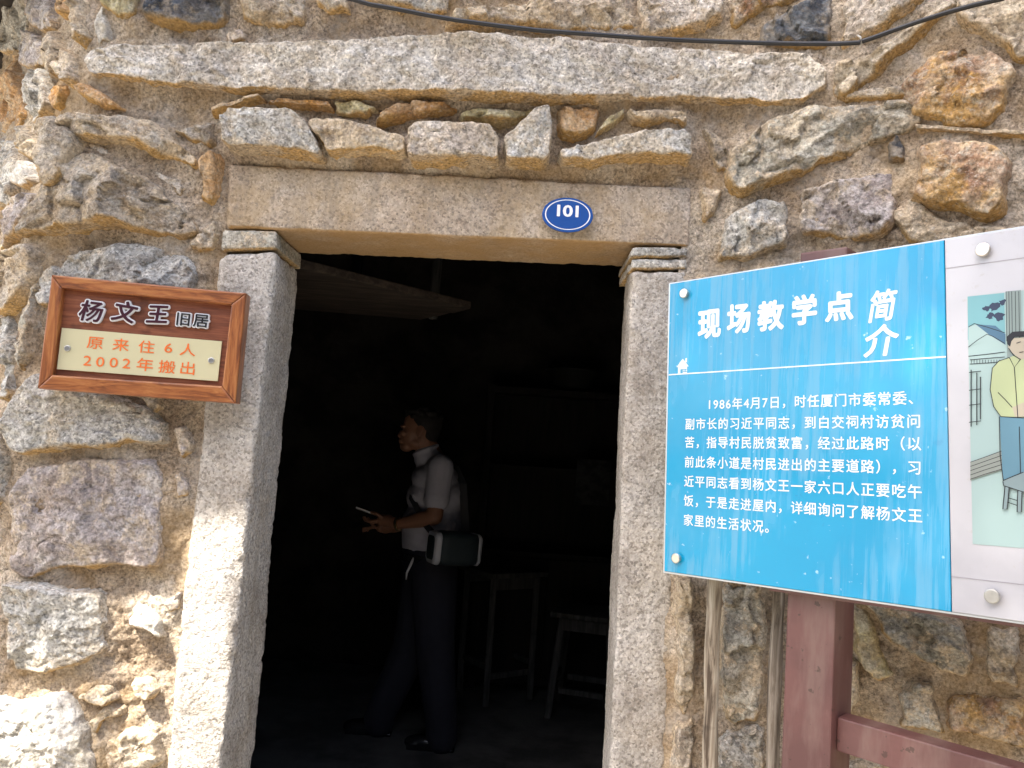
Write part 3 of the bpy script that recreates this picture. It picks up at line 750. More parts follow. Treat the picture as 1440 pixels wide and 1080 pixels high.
# ------------------------------------------------------------------ planes for signs
class Plane:
    """o origin, ux (unit, to the right), uz (unit, up), n (towards the viewer)"""
    def __init__(s, o, ux, uz):
        s.o = np.array(o, float); s.ux = np.array(ux, float); s.ux /= np.linalg.norm(s.ux)
        s.n = np.cross(s.ux, np.array(uz, float)); s.n /= np.linalg.norm(s.n); s.uz = np.cross(s.n, s.ux)
        s.n = s.n if s.n @ (EYE - s.o) > 0 else -s.n
    def px(s, x, y, off=0.0):
        d = ray(x, y); o = s.o + s.n * off
        t = ((o - EYE) @ s.n) / (d @ s.n); P = EYE + d * t - s.o
        return np.array([P @ s.ux, P @ s.uz])
    def w(s, a, b, off=0.0): return s.o + s.ux * a + s.uz * b + s.n * off
    def prism(s, bm, pts, off, th, bev=0.0):
        """outline in plane coords, front face at off, going back th"""
        pts = list(pts)
        ar = sum(pts[i][0] * pts[(i + 1) % len(pts)][1] - pts[(i + 1) % len(pts)][0] * pts[i][1] for i in range(len(pts)))
        if ar < 0: pts = pts[::-1]
        f = [bm.verts.new(tuple(s.w(a, b, off))) for a, b in pts]; k = [bm.verts.new(tuple(s.w(a, b, off - th))) for a, b in pts]
        ff = [bm.faces.new(f), bm.faces.new(k[::-1])]; n_ = len(f)
        for i in range(n_): ff.append(bm.faces.new([f[(i + 1) % n_], f[i], k[i], k[(i + 1) % n_]]))
        if bev: bmesh.ops.bevel(bm, geom=list(ff[0].edges), offset=bev, segments=2, affect='EDGES', profile=.5)
    def disc(s, c, r, n=24, sy=1.0): return [(c[0] + r * math.cos(2 * math.pi * k / n), c[1] + r * sy * math.sin(2 * math.pi * k / n)) for k in range(n)]
def stroke(pts, wd):
    """ribbon polygon along points (plane coords)"""
    P = np.array(pts, float); T = np.gradient(P, axis=0); T /= np.linalg.norm(T, axis=1, keepdims=True) + 1e-9
    N_ = np.stack([-T[:, 1], T[:, 0]], 1) * wd / 2
    return [tuple(p) for p in np.vstack([P + N_, (P - N_)[::-1]])]

_fc = bpy.data.curves.new('glyph', 'FONT'); _fo = bpy.data.objects.new('glyph', _fc); COL.objects.link(_fo)
def glyph_mesh(ch, bold=0.0, ext=0.0):
    _fc.body = ch; _fc.offset = bold; _fc.extrude = ext; _fc.resolution_u = 3
    dg = bpy.context.evaluated_depsgraph_get(); _fo.update_tag(); dg.update()
    m = bpy.data.meshes.new_from_object(_fo.evaluated_get(dg)); return m
def glyphs(name, pl, items, mat, parent, off, bold=0.0, th=0.0):
    """items: (char, centre a, centre b, width, height, rotation, shear). one flat (or raised) mesh"""
    V, Fc = [], []
    for ch, a, b, wd, ht, rot, sh in items:
        m = glyph_mesh(ch, 0.0, .5 if th else 0.0)
        if not len(m.vertices): continue
        v = np.array([q.co[:] for q in m.vertices])
        polys = [list(p.vertices) for p in m.polygons]
        cjk = ord(ch) > 0x2e80 and ch not in '，。、（）'
        cx, cy, sx, sy = (.5, .37, 1., 1.) if ord(ch) > 0x2e80 else (.5 * (v[:, 0].min() + v[:, 0].max()), .37, 1., 1.)
        if not cjk and ord(ch) < 128: cy = .36
        x_ = (v[:, 0] - cx) * wd; y_ = (v[:, 1] - cy) * ht; x_ = x_ + y_ * sh
        xr = x_ * math.cos(rot) - y_ * math.sin(rot); yr = x_ * math.sin(rot) + y_ * math.cos(rot)
        copies = [(0, 0)]
        if bold:
            nb_ = 4 if bold < .02 else (8 if bold < .05 else 14)
            copies += [(bold * math.cos(2 * math.pi * k / nb_), bold * math.sin(2 * math.pi * k / nb_)) for k in range(nb_)]
            if bold >= .05: copies += [(.5 * p, .5 * q_) for p, q_ in copies[1:]]
        for ci, (ox, oy) in enumerate(copies):
            base = len(V)
            for i in range(len(v)):
                V.append(pl.w(a + xr[i] + ox * wd, b + yr[i] + oy * ht, off + ci * .00002 + (v[i, 2] * th if th else 0)))
            for p in polys: Fc.append([base + k for k in p])
        bpy.data.meshes.remove(m)
    me = bpy.data.meshes.new(name); me.from_pydata([tuple(v - np.array(parent.location)) for v in V], [], Fc); me.update()
    return link(name, me, mat, parent)
def part(name, bm, mat, parent, smooth=False):
    return child(name, bm_mesh(name, bm, smooth), mat, parent)

# ------------------------------------------------------------------ wooden name sign
A, Bq, Cq, Dq = aty(72, 386, 1.875), aty(346, 412, 1.925), aty(331, 567, 1.925), aty(52, 546, 1.875)
PW = Plane(A, Bq - A, A - Dq)
ws = empty('wooden_sign', tuple(.5 * (A + Cq)), 'brown framed wooden name plaque with cream plate, fixed left of the doorway', 'sign')
frame_m = [wood_mat('varnished pine frame ' + k, (.16, .048, .015), (.31, .10, .028), (.42, .165, .05), sc_, .42, .3, coat=.25) for k, sc_ in (('across', (9, 60, 90)), ('upright', (90, 60, 9)))]
panel_m = wood_mat('reddish varnished panel', (.14, .04, .017), (.21, .064, .028), (.27, .095, .042), (6, 60, 110), .45, .25, coat=.2)
ow = [PW.px(*p, .03) for p in [(72, 386), (346, 412), (331, 567), (52, 546)]]
iw_ = [PW.px(*p, .03) for p in [(87, 405), (325, 428), (312, 543), (73, 527)]]
for k in range(4):
    bm = bmesh.new(); PW.prism(bm, [ow[k], ow[(k + 1) % 4], iw_[(k + 1) % 4], iw_[k]], .03, .05, .004)
    part('frame', bm, frame_m[k % 2], ws)
bm = bmesh.new(); c_ = (np.array(ow).mean(0))
PW.prism(bm, [c_ + (np.array(p) - c_) * .95 for p in ow], .012, .025); part('panel', bm, panel_m, ws)
cream = plain('cream printed plate', (.60, .55, .34), .3, .5, nsc=8, namt=.04)
bm = bmesh.new(); PW.prism(bm, [PW.px(*p, .018) for p in [(87, 461), (312, 480), (306, 536), (80, 519)]], .018, .005); part('plate', bm, cream, ws)
screw_m = plain('dull steel', (.55, .54, .52), .35, .5, .9)
for p in ((95, 490), (297, 507)):
    bm = bmesh.new(); c_ = PW.px(*p, .019); PW.prism(bm, PW.disc(c_, .0075, 16), .022, .004, .0015)
    PW.prism(bm, [(c_[0] - .005, c_[1] - .0008), (c_[0] + .005, c_[1] - .0008), (c_[0] + .005, c_[1] + .0008), (c_[0] - .005, c_[1] + .0008)], .0224, .0008)
    part('screw', bm, screw_m, ws)
white_m = plain('white acrylic edging', (.74, .74, .74), .35); maroon_m = plain('dark maroon acrylic', (.05, .012, .022), .3); blackp = plain('black print', (.012, .012, .014), .35)
orange_m = plain('orange print', (.80, .17, .03), .4)
U = .001 / (1.0)
def pxl(pl, x, y, off=0.0): return pl.px(x, y, off)
ppm = np.linalg.norm(pxl(PW, 300, 450, .018) - pxl(PW, 200, 440, .018)) / 100.5
rot0 = 0.0
for ch, x, y, s_, b1, b2, dm, r_ in (('杨', 129, 438, 32, .085, .018, maroon_m, -.03), ('文', 176, 439, 32, .085, .022, maroon_m, -.1), ('王', 222, 442, 30, .085, .022, maroon_m, .06)):
    c_ = pxl(PW, x, y, .02)
    glyphs('letter_edging', PW, [(ch, c_[0], c_[1], s_ * ppm * 1.04, s_ * ppm, r_, .12)], white_m, ws, .0165, b1, .007)
    glyphs('letter', PW, [(ch, c_[0], c_[1], s_ * ppm * 1.04, s_ * ppm, r_, .12)], maroon_m, ws, .0215, b2, .002)
it = []
for ch, x, y in (('旧', 258, 449), ('居', 283, 451)):
    c_ = pxl(PW, x, y, .02); it.append((ch, c_[0], c_[1], 23 * ppm, 21 * ppm, 0, 0))
glyphs('letter_edging', PW, it, white_m, ws, .0165, .095, .007); glyphs('letter', PW, it, blackp, ws, .0215, .012, .002)
it = []
for ch, x, y in (('原', 134, 482), ('来', 170, 485), ('住', 206, 488), ('6', 237, 489), ('人', 264, 492)):
    c_ = pxl(PW, x, y, .019); it.append((ch, c_[0], c_[1], (24 if ch != '6' else 26) * ppm, 19.5 * ppm, 0, 0))
glyphs('printed_line', PW, it, orange_m, ws, .0192, .006)
it = []
for ch, x, y in (('2', 123, 507), ('0', 141, 508.5), ('0', 160, 509.5), ('2', 178, 511), ('年', 204, 513), ('搬', 235, 516), ('出', 264, 518)):
    c_ = pxl(PW, x, y, .019); it.append((ch, c_[0], c_[1], 25 * ppm, 20 * ppm, 0, 0))
glyphs('printed_line', PW, it, orange_m, ws, .0192, .006)

# ------------------------------------------------------------------ number plate
NP = Plane(aty(798, 303, 1.962), (1, 0, 0.015), (0, .02, 1))
npo = empty('house_number_plate', tuple(NP.o), 'small blue oval enamel plate reading 101 on the door lintel', 'number plate')
blue_e = plain('blue enamel', (.015, .075, .30), .18, .6); white_e = plain('white enamel print', (.80, .82, .84), .25, .5)
rx = abs(NP.px(834, 304)[0] - NP.px(762, 302)[0]) / 2; ry = abs(NP.px(798, 279)[1] - NP.px(798, 327)[1]) / 2
bm = bmesh.new(); NP.prism(bm, NP.disc((0, 0), rx, 48, ry / rx), .006, .008, .003); part('plate', bm, blue_e, npo, False)
bm = bmesh.new()
for k in range(48):
    a0, a1 = 2 * math.pi * k / 48, 2 * math.pi * (k + 1) / 48
    q = [(rx * s_ * math.cos(a), ry * s_ * math.sin(a)) for a, s_ in ((a0, .84), (a1, .84), (a1, .885), (a0, .885))]
    bm.faces.new([bm.verts.new(tuple(NP.w(u, v, .0063))) for u, v in q])
part('rim_line', bm, white_e, npo)
it = [(c, dx * rx, .235 * ry, .60 * ry * 1.9, .46 * ry * 2.0, 0, 0) for c, dx in (('1', -.36), ('0', 0), ('1', .36))]
glyphs('numeral', NP, it, white_e, npo, .0064, .03)

# ------------------------------------------------------------------ information board
ANG = R(45)
PB = Plane(aty(943, 400, 1.86), (math.cos(ANG), -math.sin(ANG), 0), (0, 0, 1))
PV = PB
_o = aty(943, 400, 1.86); TILT = R(2.1)
PB = Plane(_o, (math.cos(ANG) * math.cos(TILT), -math.sin(ANG) * math.cos(TILT), math.sin(TILT)), (0, 0, 1))
nb = empty('notice_board', tuple(PB.w(.5, -1.95)), 'large blue and white information board on brown posts standing right of the doorway', 'sign board')
zt_, zb_ = PB.px(943, 400)[1], PB.px(933, 805)[1]
zt_ = .5 * (zt_ + PB.px(1328, 337)[1]); zb_ = .5 * (zb_ + PB.px(1338, 858)[1])
s0 = .5 * (PB.px(943, 400)[0] + PB.px(933, 805)[0]); s1 = .5 * (PB.px(1328, 337)[0] + PB.px(1338, 858)[0])
s2 = s1 + .95
bmt = MT('weathered blue acrylic', .22, .35)
bmt.b.inputs['Coat Weight'].default_value = .25; bmt.b.inputs['Coat Roughness'].default_value = .08
base = bmt.ramp(bmt.noise(2.5, 3, .5), [(.4, (.0, .275, .50)), (.6, (.003, .31, .54))])
stc = bmt.pos((60, 60, 3.0)); sn = bmt.noise(1.0, 5, .6, co=stc)
blot = bmt.noise(4.5, 4, .6, co=bmt.pos((1, 1, .55)))
strk = bmt.math('MULTIPLY', bmt.ramp(sn, [(.46, 0.0), (.58, 1.0)]), bmt.ramp(blot, [(.46, 0.0), (.56, 1.0)]))
col = bmt.mix(bmt.math('MULTIPLY', strk, .36), base, (.26, .44, .56))
haze_ = bmt.ramp(bmt.noise(2.2, 5, .6), [(.42, 0.0), (.6, 1.0)])
col = bmt.mix(bmt.math('MULTIPLY', haze_, .28), col, (.10, .36, .56))
sp_ = bmt.ramp(bmt.noise(60, 3, .5), [(.70, 0.0), (.74, 1.0)])
col = bmt.mix(bmt.math('MULTIPLY', sp_, .6), col, (.5, .7, .85))
dk = bmt.math('MULTIPLY', bmt.ramp(bmt.noise(45, 4, .6), [(.62, 0.0), (.68, 1.0)]), bmt.ramp(bmt.noise(3.1, 2, .5), [(.56, 0.0), (.64, 1.0)]))
col = bmt.mix(bmt.math('MULTIPLY', dk, .5), col, (.02, .12, .30))
bmt.color(col); bmt.L(bmt.ramp(strk, [(0, .16), (1, .6)]), bmt.b.inputs['Roughness'])
wmt = MT('dusty white acrylic', .3, .5)
c1 = wmt.ramp(wmt.noise(3, 5, .6), [(.42, (.38, .375, .405)), (.58, (.45, .445, .47))])
dt = wmt.ramp(wmt.noise(55, 4, .65), [(.62, 0.0), (.72, 1.0)])
c1 = wmt.mix(wmt.math('MULTIPLY', dt, .45), c1, (.38, .35, .32))
wmt.color(c1); wmt.b.inputs['Coat Weight'].default_value = .3; wmt.b.inputs['Coat Roughness'].default_value = .15
rect = lambda a, b, c, d: [(a, b), (c, b), (c, d), (a, d)]
bm = bmesh.new(); PB.prism(bm, rect(s0, zb_, s1 - .0005, zt_), 0, .012, .0015); part('blue_panel', bm, bmt.m, nb)
bm = bmesh.new(); PB.prism(bm, rect(s1 + .0005, zb_, s2, zt_), 0, .012, .0015); part('white_panel', bm, wmt.m, nb)
alu = plain('brushed aluminium edge', (.50, .52, .54), .35, .5, .8)
bm = bmesh.new()
PB.prism(bm, rect(s0 - .004, zb_ - .004, s2, zb_ - .0006), -.002, .013); PB.prism(bm, rect(s0 - .004, zb_ - .0006, s0 - .0006, zt_ + .002), -.002, .013)
PB.prism(bm, rect(s0 - .0006, zt_ + .0006, s2, zt_ + .003), -.002, .013); part('edge_trim', bm, alu, nb)
# backing frame and posts
brown = MT('brown painted steel', .45, .5)
brown.color(brown.ramp(brown.noise(6, 5, .6), [(.4, (.11, .046, .042)), (.6, (.145, .062, .055))])); brown.bump(brown.noise(300, 2, .5), .05, .0006)
_d = brown.ramp(brown.noise(1.0, 5, .65, co=brown.pos((14, 14, 3))), [(.46, 0.0), (.62, 1.0)])
_c = brown.ramp(brown.noise(42, 4, .6), [(.66, 0.0), (.68, 1.0)])
_b = brown.b.inputs['Base Color'].links[0].from_socket
brown.color(brown.mix(brown.math('MULTIPLY', _c, .7), brown.mix(brown.math('MULTIPLY', _d, .28), _b, (.27, .20, .165)), (.05, .028, .022)))
pa, pb = PV.px(1105, 900, -.045)[0], PV.px(1173, 900, -.045)[0]; pw = pb - pa
pzt = PV.px(1150, 352, -.045)[1]
def post(a, b):
    bm = bmesh.new()
    c8 = [PV.w(a, -PV.o[2], -.045), PV.w(b, -PV.o[2], -.045), PV.w(b, pzt, -.045), PV.w(a, pzt, -.045)]
    c8 += [c - PV.n * pw * 1.0 for c in c8]; hexa_bm(bm, c8, .004, 2)
    return part('post', bm, brown.m, nb)
post(pa, pb); post(pa + 1.15, pb + 1.15)
ra, rb = PV.px(1183, 1009, -.075), PV.px(1183, 1057, -.075)
bm = bmesh.new(); c8 = [PV.w(pb + .001, rb[1], -.07), PV.w(pa + 1.149, rb[1], -.07), PV.w(pa + 1.149, ra[1], -.07), PV.w(pb + .001, ra[1], -.07)]
c8 += [c - PV.n * .05 for c in c8]; hexa_bm(bm, c8, .003, 2); part('rail', bm, brown.m, nb)
for zz in (zb_ - .012, zt_ - .055):
    bm = bmesh.new(); c8 = [PB.w(s0 + .25, zz, -.016), PB.w(s2 - .02, zz, -.016), PB.w(s2 - .02, zz + .04, -.016), PB.w(s0 + .25, zz + .04, -.016)]
    c8 += [c - PB.n * .027 for c in c8]; hexa_bm(bm, c8, .002, 2); part('backing_rail', bm, brown.m, nb)
# bolts
bolt_m = plain('bolt cap steel', (.62, .57, .50), .3, .5, .85, nsc=40, namt=.15)
bolt_r = plain('greyed bolt cap', (.42, .41, .38), .4, .5, .6, nsc=40, namt=.15)
for (x, y, r_, m_) in ((963, 413, .0115, bolt_m), (952, 785, .0115, bolt_m), (1383, 352, .0125, bolt_m), (1396, 838, .0125, bolt_r)):
    c_ = PB.px(x, y, .004); bm = bmesh.new(); PB.prism(bm, PB.disc(c_, r_ * .78, 24), .007, .007, .0); PB.prism(bm, PB.disc(c_, r_, 24), .0115, .0045, .002)
    part('bolt', bm, m_, nb)
# lettering
wt_ = plain('white print', (.70, .75, .77), .3, .4)
titles = [('现', 997.5, 455, 32, 43), ('场', 1039, 448, 33, 43), ('教', 1083.5, 444, 36, 43), ('学', 1131, 436, 36, 43), ('点', 1180, 431, 40, 42)]
for ch, x, y, wpx, hpx in titles:
    c_ = PB.px(x, y, .0006); ex = abs(PB.px(x + wpx / 2, y)[0] - PB.px(x - wpx / 2, y)[0]); ey = abs(PB.px(x, y - hpx / 2)[1] - PB.px(x, y + hpx / 2)[1])
    glyphs('title_letter', PB, [(ch, c_[0], c_[1], ex * 1.03, ey * 1.0, 0, 0)], wt_, nb, .0006, .038)
for ch, x, y, wpx, hpx, rt in (('简', 1241, 430, 40, 46, .05), ('介', 1239, 479, 48, 46, .03)):
    c_ = PB.px(x, y, .0006); ex = abs(PB.px(x + wpx / 2, y)[0] - PB.px(x - wpx / 2, y)[0]); ey = abs(PB.px(x, y - hpx / 2)[1] - PB.px(x, y + hpx / 2)[1])
    glyphs('title_letter', PB, [(ch, c_[0], c_[1], ex, ey, rt, .22)], wt_, nb, .0006, .025)
lines = ['1986年4月7日，时任厦门市委常委、', '副市长的习近平同志，到白交祠村访贫问', '苦，指导村民脱贫致富，经过此路时（以', '前此条小道是村民进出的主要道路），习', '近平同志看到杨文王一家六口人正要吃午', '饭，于是走进屋内，详细询问了解杨文王', '家里的生活状况。']
sa = PB.px(962, 650)[0]; sb = PB.px(1297, 620)[0]; pitch = (sb - sa) / 18
zl = [.5 * (PB.px(1020, a)[1] + PB.px(1280, b)[1]) for a, b in ((566, 562), (597, 591), (624, 622), (653, 655), (681, 689), (709, 723), (737, 757))]
for i, tx in enumerate(lines):
    a = sa + (2 * pitch if i == 0 else 0); it = []
    for ch in tx:
        adv = .56 * pitch if ch in '0123456789' else pitch
        if i == 0: adv *= .985
        it.append((ch, a + adv / 2 - (.0 if ch not in '，、。' else 0), zl[i], pitch * .93, pitch * .98, 0, 0)); a += adv
    glyphs('text_line', PB, it, wt_, nb, .0006, .013)
# rule and little house
ru = .5 * (PB.px(960, 525.5)[1] + PB.px(1325, 502.5)[1])
bm = bmesh.new(); PB.prism(bm, rect(s0 + .002, ru - .0014, s1 - .001, ru + .0014), .0006, .0004); part('rule_line', bm, wt_, nb)
hc = PB.px(960, 517)[0]; hs = .0165
bm = bmesh.new()
PB.prism(bm, [(hc - hs, ru + .017), (hc + hs, ru + .017), (hc, ru + .036)], .0006, .0004)
PB.prism(bm, [(hc + hs * .45, ru + .027), (hc + hs * .7, ru + .027), (hc + hs * .7, ru + .037), (hc + hs * .45, ru + .037)], .0008, .0004)
for a, b, c, d in ((-.012, 0, -.006, .0165), (-.006, .010, .012, .0165), (.001, .0, .012, .004), (.001, .004, .003, .010), (.010, .004, .012, .010), (.0055, .004, .0068, .010), (.003, .0065, .010, .0075)):
    PB.prism(bm, rect(hc + a, ru + b + .0014, hc + c, ru + d), .0006, .0004)
part('house_emblem', bm, wt_, nb)
# printed picture: a villager standing by his bench in front of a house
def q(x, y): return tuple(PB.px(x, y, .0008))
pc = {k: plain('print ' + k, tuple(.62 * v for v in c), .35, .4) for k, c in dict(pale=(.50, .68, .66), aqua=(.25, .55, .60), roof=(.10, .22, .34), tree=(.04, .06, .12), ink=(.02, .02, .025), shirt=(.60, .68, .38), trous=(.16, .34, .45), skin=(.62, .55, .42), wood=(.30, .40, .42), post=(.33, .42, .40), plank=(.38, .42, .38)).items()}
pk = list(pc)
bm = bmesh.new(); layer = [0]
def pp_(pts, mat, lift=None):
    layer[0] += 1; o_ = .0006 + layer[0] * .00006
    nf = len(bm.faces); PB.prism(bm, pts, o_, .00005)
    bm.faces.ensure_lookup_table()
    for f_ in list(bm.faces)[nf:]: f_.material_index = pk.index(mat)
tlx = q(1360, 417); brx = q(1368, 765); px1 = brx[0] + .62
pa_ = tlx[0]; pzt_ = tlx[1]; pzb_ = brx[1]; PH = pzt_ - pzb_
bc = PB.px(1364, 590)[0]
pp_(rect(pa_, pzb_, px1, pzt_), 'pale')
pp_([q(1361, 417), q(1412, 412), (q(1412, 412)[0], q(1412, 470)[1]), q(1361, 478)], 'aqua')
rng = random.Random(5)
for cx_, cy_, rr_ in ((1398, 432, 9), (1405, 446, 8), (1392, 444, 6), (1410, 425, 6), (1387, 434, 5)):
    c_ = q(cx_, cy_); r0 = rr_ * .0011
    pp_([(c_[0] + r0 * rng.uniform(.5, 1.25) * math.cos(k * .45), c_[1] + r0 * rng.uniform(.5, 1.1) * math.sin(k * .45)) for k in range(14)], 'tree')
pp_([q(1362, 460), q(1372, 456), q(1395, 462), q(1412, 468), q(1412, 490), q(1390, 478), q(1362, 488)], 'pale')
pp_([q(1372, 456), q(1400, 458), q(1414, 470), q(1414, 485), q(1390, 470)], 'roof')
for a_ in ([(1362, 488), (1375, 478), (1388, 470), (1396, 473), (1413, 483)], [(1362, 460), (1370, 455), (1388, 460), (1413, 468)], [(1362, 501), (1390, 498), (1413, 495)], [(1364, 506), (1413, 502)], [(1364, 512), (1412, 509)]):
    pp_(stroke([q(*p) for p in a_], .0012), 'ink')
for x_ in range(1366, 1413, 4): pp_(stroke([q(x_, 506), q(x_, 511)], .0008), 'ink')
pp_([q(1415, 410), q(1436, 408), q(1436, 600), q(1418, 600)], 'post')
for x_ in (1415, 1419, 1423, 1428, 1433): pp_(stroke([q(x_, 410), q(x_ + 1, 480)], .0009), 'ink')
for x_, y0, y1 in ((1366, 520, 600), (1374, 524, 598), (1379, 530, 590)): pp_(stroke([q(x_, y0), q(x_, y1)], .0016), 'ink')
for y_ in (522, 547, 568, 592): pp_(stroke([q(1363, y_ + 2), q(1380, y_)], .0013), 'ink')
pp_([q(1365, 650), q(1412, 633), q(1412, 660), q(1365, 675)], 'plank')
for k in range(5): pp_(stroke([q(1365, 650 + 6 * k), q(1385, 643 + 6 * k), q(1412, 633 + 6.5 * k)], .001), 'ink')
# man
pp_([q(1406, 585), q(1440, 588), (q(1440, 588)[0] + .05, q(1440, 588)[1]), (q(1440, 660)[0] + .05, q(1440, 680)[1]), q(1411, 680)], 'trous')
pp_([q(1420, 503), q(1436, 497), (q(1440, 500)[0] + .05, q(1440, 500)[1]), (q(1440, 588)[0] + .055, q(1440, 588)[1]), q(1408, 586), q(1398, 572), q(1393, 548), q(1396, 518), q(1405, 508)], 'shirt')
pp_([q(1418, 480), q(1424, 476), (q(1440, 475)[0] + .03, q(1440, 475)[1]), (q(1440, 495)[0] + .028, q(1440, 498)[1]), q(1436, 506), q(1426, 498), q(1419, 492)], 'skin')
pp_([q(1417, 484), q(1416, 474), q(1424, 467), q(1438, 466), (q(1440, 467)[0] + .03, q(1440, 468)[1]), (q(1440, 474)[0] + .03, q(1440, 475)[1]), q(1428, 474), q(1423, 480), q(1421, 488)], 'ink')
pp_([q(1424, 573), q(1440, 566), (q(1440, 572)[0] + .02, q(1440, 574)[1]), q(1440, 586), q(1428, 586)], 'skin')
for a_ in ([(1420, 503), (1405, 508), (1396, 518), (1393, 548), (1398, 572), (1408, 586), (1440, 588)], [(1420, 503), (1427, 517), (1436, 505)], [(1427, 517), (1432, 588)], [(1404, 552), (1414, 562), (1424, 573)], [(1406, 586), (1407, 640), (1412, 680)], [(1434, 600), (1436, 676)], [(1430, 483), (1436, 481)], [(1434, 496), (1440, 495)], [(1419, 490), (1426, 500), (1436, 506)]):
    pp_(stroke([q(*p) for p in a_], .0013), 'ink')
# bench
c0 = q(1412, 684)
pp_([q(1411, 676), q(1440, 664), (q(1440, 664)[0] + .08, q(1440, 668)[1]), (q(1440, 690)[0] + .08, q(1440, 684)[1]), q(1440, 692), q(1412, 682)], 'wood')
pp_([q(1414, 683), q(1420, 684), q(1417, 716), q(1411, 716)], 'wood'); pp_([q(1432, 690), q(1438, 690), q(1437, 720), q(1431, 720)], 'wood')
for a_ in ([(1411, 676), (1425, 670), (1440, 664)], [(1411, 677), (1412, 683), (1440, 692)], [(1414, 683), (1411, 716), (1417, 716), (1420, 685)], [(1432, 690), (1431, 720), (1437, 720), (1438, 691)], [(1418, 700), (1432, 704)], [(1417, 706), (1432, 711)]):
    pp_(stroke([q(*p) for p in a_], .0014), 'ink')
me = bm_mesh('printed_picture', bm)
ill = child('printed_picture', me, None, nb)
for k in pk: me.materials.append(pc[k])
# thin panel seams across the white part
grey_l = plain('seam grey', (.30, .28, .30), .5)
for (y0, y1) in ((378, 362), (812, 820)):
    z_ = .5 * (PB.px(1332, y0)[1] + PB.px(1438, y1)[1]); bm = bmesh.new(); PB.prism(bm, rect(s1 + .001, z_ - .0006, s2, z_ + .0006), .0006, .0004); part('seam', bm, grey_l, nb)

# ------------------------------------------------------------------ cable
black_r = plain('black cable rubber', (.018, .018, .02), .45)
cp = [(488,-3),(520,6),(560,13),(600,21),(640,28),(700,36),(760,43),(830,48),(900,53),(960,56.5),(1010,58.5),(1070,60.5),(1130,61.5),(1180,61.5),(1207,60),(1228,53),(1250,45),(1290,31),(1330,18),(1370,7),(1410,-2)]
pts = [wallpt(x, y, .125) for x, y in cp]
a_, b_ = pts[0], pts[-1]
pts = [a_ + np.array([-.9, .0, .42]), a_ + np.array([-.4, 0, .16])] + pts + [b_ + np.array([.3, -.12, .16])]
V, Fc = tube(pts, .0058, 8)
cb = link('cable', mesh_from('cable', V, Fc), black_r); cb['label'] = 'thin black cable slung across the wall above the doorway'; cb['category'] = 'cable'
tie = wallpt(1208, 57, .125)
V, Fc = tube([wallpt(1206, 50, .04), tie + [0, -.008, .004], tie + [.004, -.006, -.012], wallpt(1209, 66, .05)], .0022, 6)
o = link('cable_tie', mesh_from('cable_tie', V, Fc), plain('pale plastic tie', (.6, .57, .5), .5), cb)

# ------------------------------------------------------------------ weathered poles
polem2 = wood_mat('darker weathered pole', (.09, .07, .05), (.21, .17, .13), (.38, .33, .27), (70, 70, 5), .9, .8)
polem = wood_mat('weathered grey pole', (.09, .065, .045), (.33, .27, .20), (.50, .44, .35), (70, 70, 5), .9, .8)
for (x0, x1, xb0, xb1, lab, sd) in ((995, 1016, 986, 1010, 'pale weathered wooden pole under the board beside the right door jamb', 1), (1086, 1104, 1077, 1097, 'darker weathered wooden pole close to the brown steel post', 2)):
    a_ = wallpt((x0 + x1) / 2, 820, .085); b_ = wallpt((xb0 + xb1) / 2, 1080, .085)
    top = a_ + (a_ - b_) * .35; bot = down(a_, b_, 0.0)
    r_ = np.linalg.norm(aty(x1, 820, a_[1]) - aty(x0, 820, a_[1])) / 2
    P_ = [bot + (top - bot) * k / 60 for k in range(61)]
    for k, p in enumerate(P_): p += np.array([math.sin(k * .21 + sd) * .003, math.sin(k * .17 + 2 * sd) * .003, 0])
    V, Fc = tube(P_, [r_ * (1.06 - .1 * k / 60) for k in range(61)], 20, noise=.006, nsc=22, seed=sd)
    o = link('wooden_pole', mesh_from('wooden_pole', V, Fc), polem if sd == 1 else polem2); o['label'] = lab; o['category'] = 'pole'; o['group'] = 'poles leaning by the door'

# ------------------------------------------------------------------ inside the room
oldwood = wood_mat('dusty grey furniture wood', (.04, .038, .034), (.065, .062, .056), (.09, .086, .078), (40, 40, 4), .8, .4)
def beam(bm, a, b, w_, d_, up=(0, 0, 1)):
    a, b = Vector(a), Vector(b); z = (b - a).normalized(); u_ = Vector(up)
    if abs(z.dot(u_)) > .9: u_ = Vector((0, 1, 0))
    x = u_.cross(z).normalized(); y = z.cross(x)
    c = lambda p, i, j: p + x * (w_ / 2 * i) + y * (d_ / 2 * j)
    hexa_bm(bm, [c(a, -1, -1), c(a, 1, -1), c(b, 1, -1), c(b, -1, -1), c(a, -1, 1), c(a, 1, 1), c(b, 1, 1), c(b, -1, 1)], min(w_, d_) * .12, 1)
def bpart(name, a, b, w_, d_, mat, parent, up=(0, 0, 1)):
    bm = bmesh.new(); beam(bm, a, b, w_, d_, up); return part(name, bm, mat, parent)
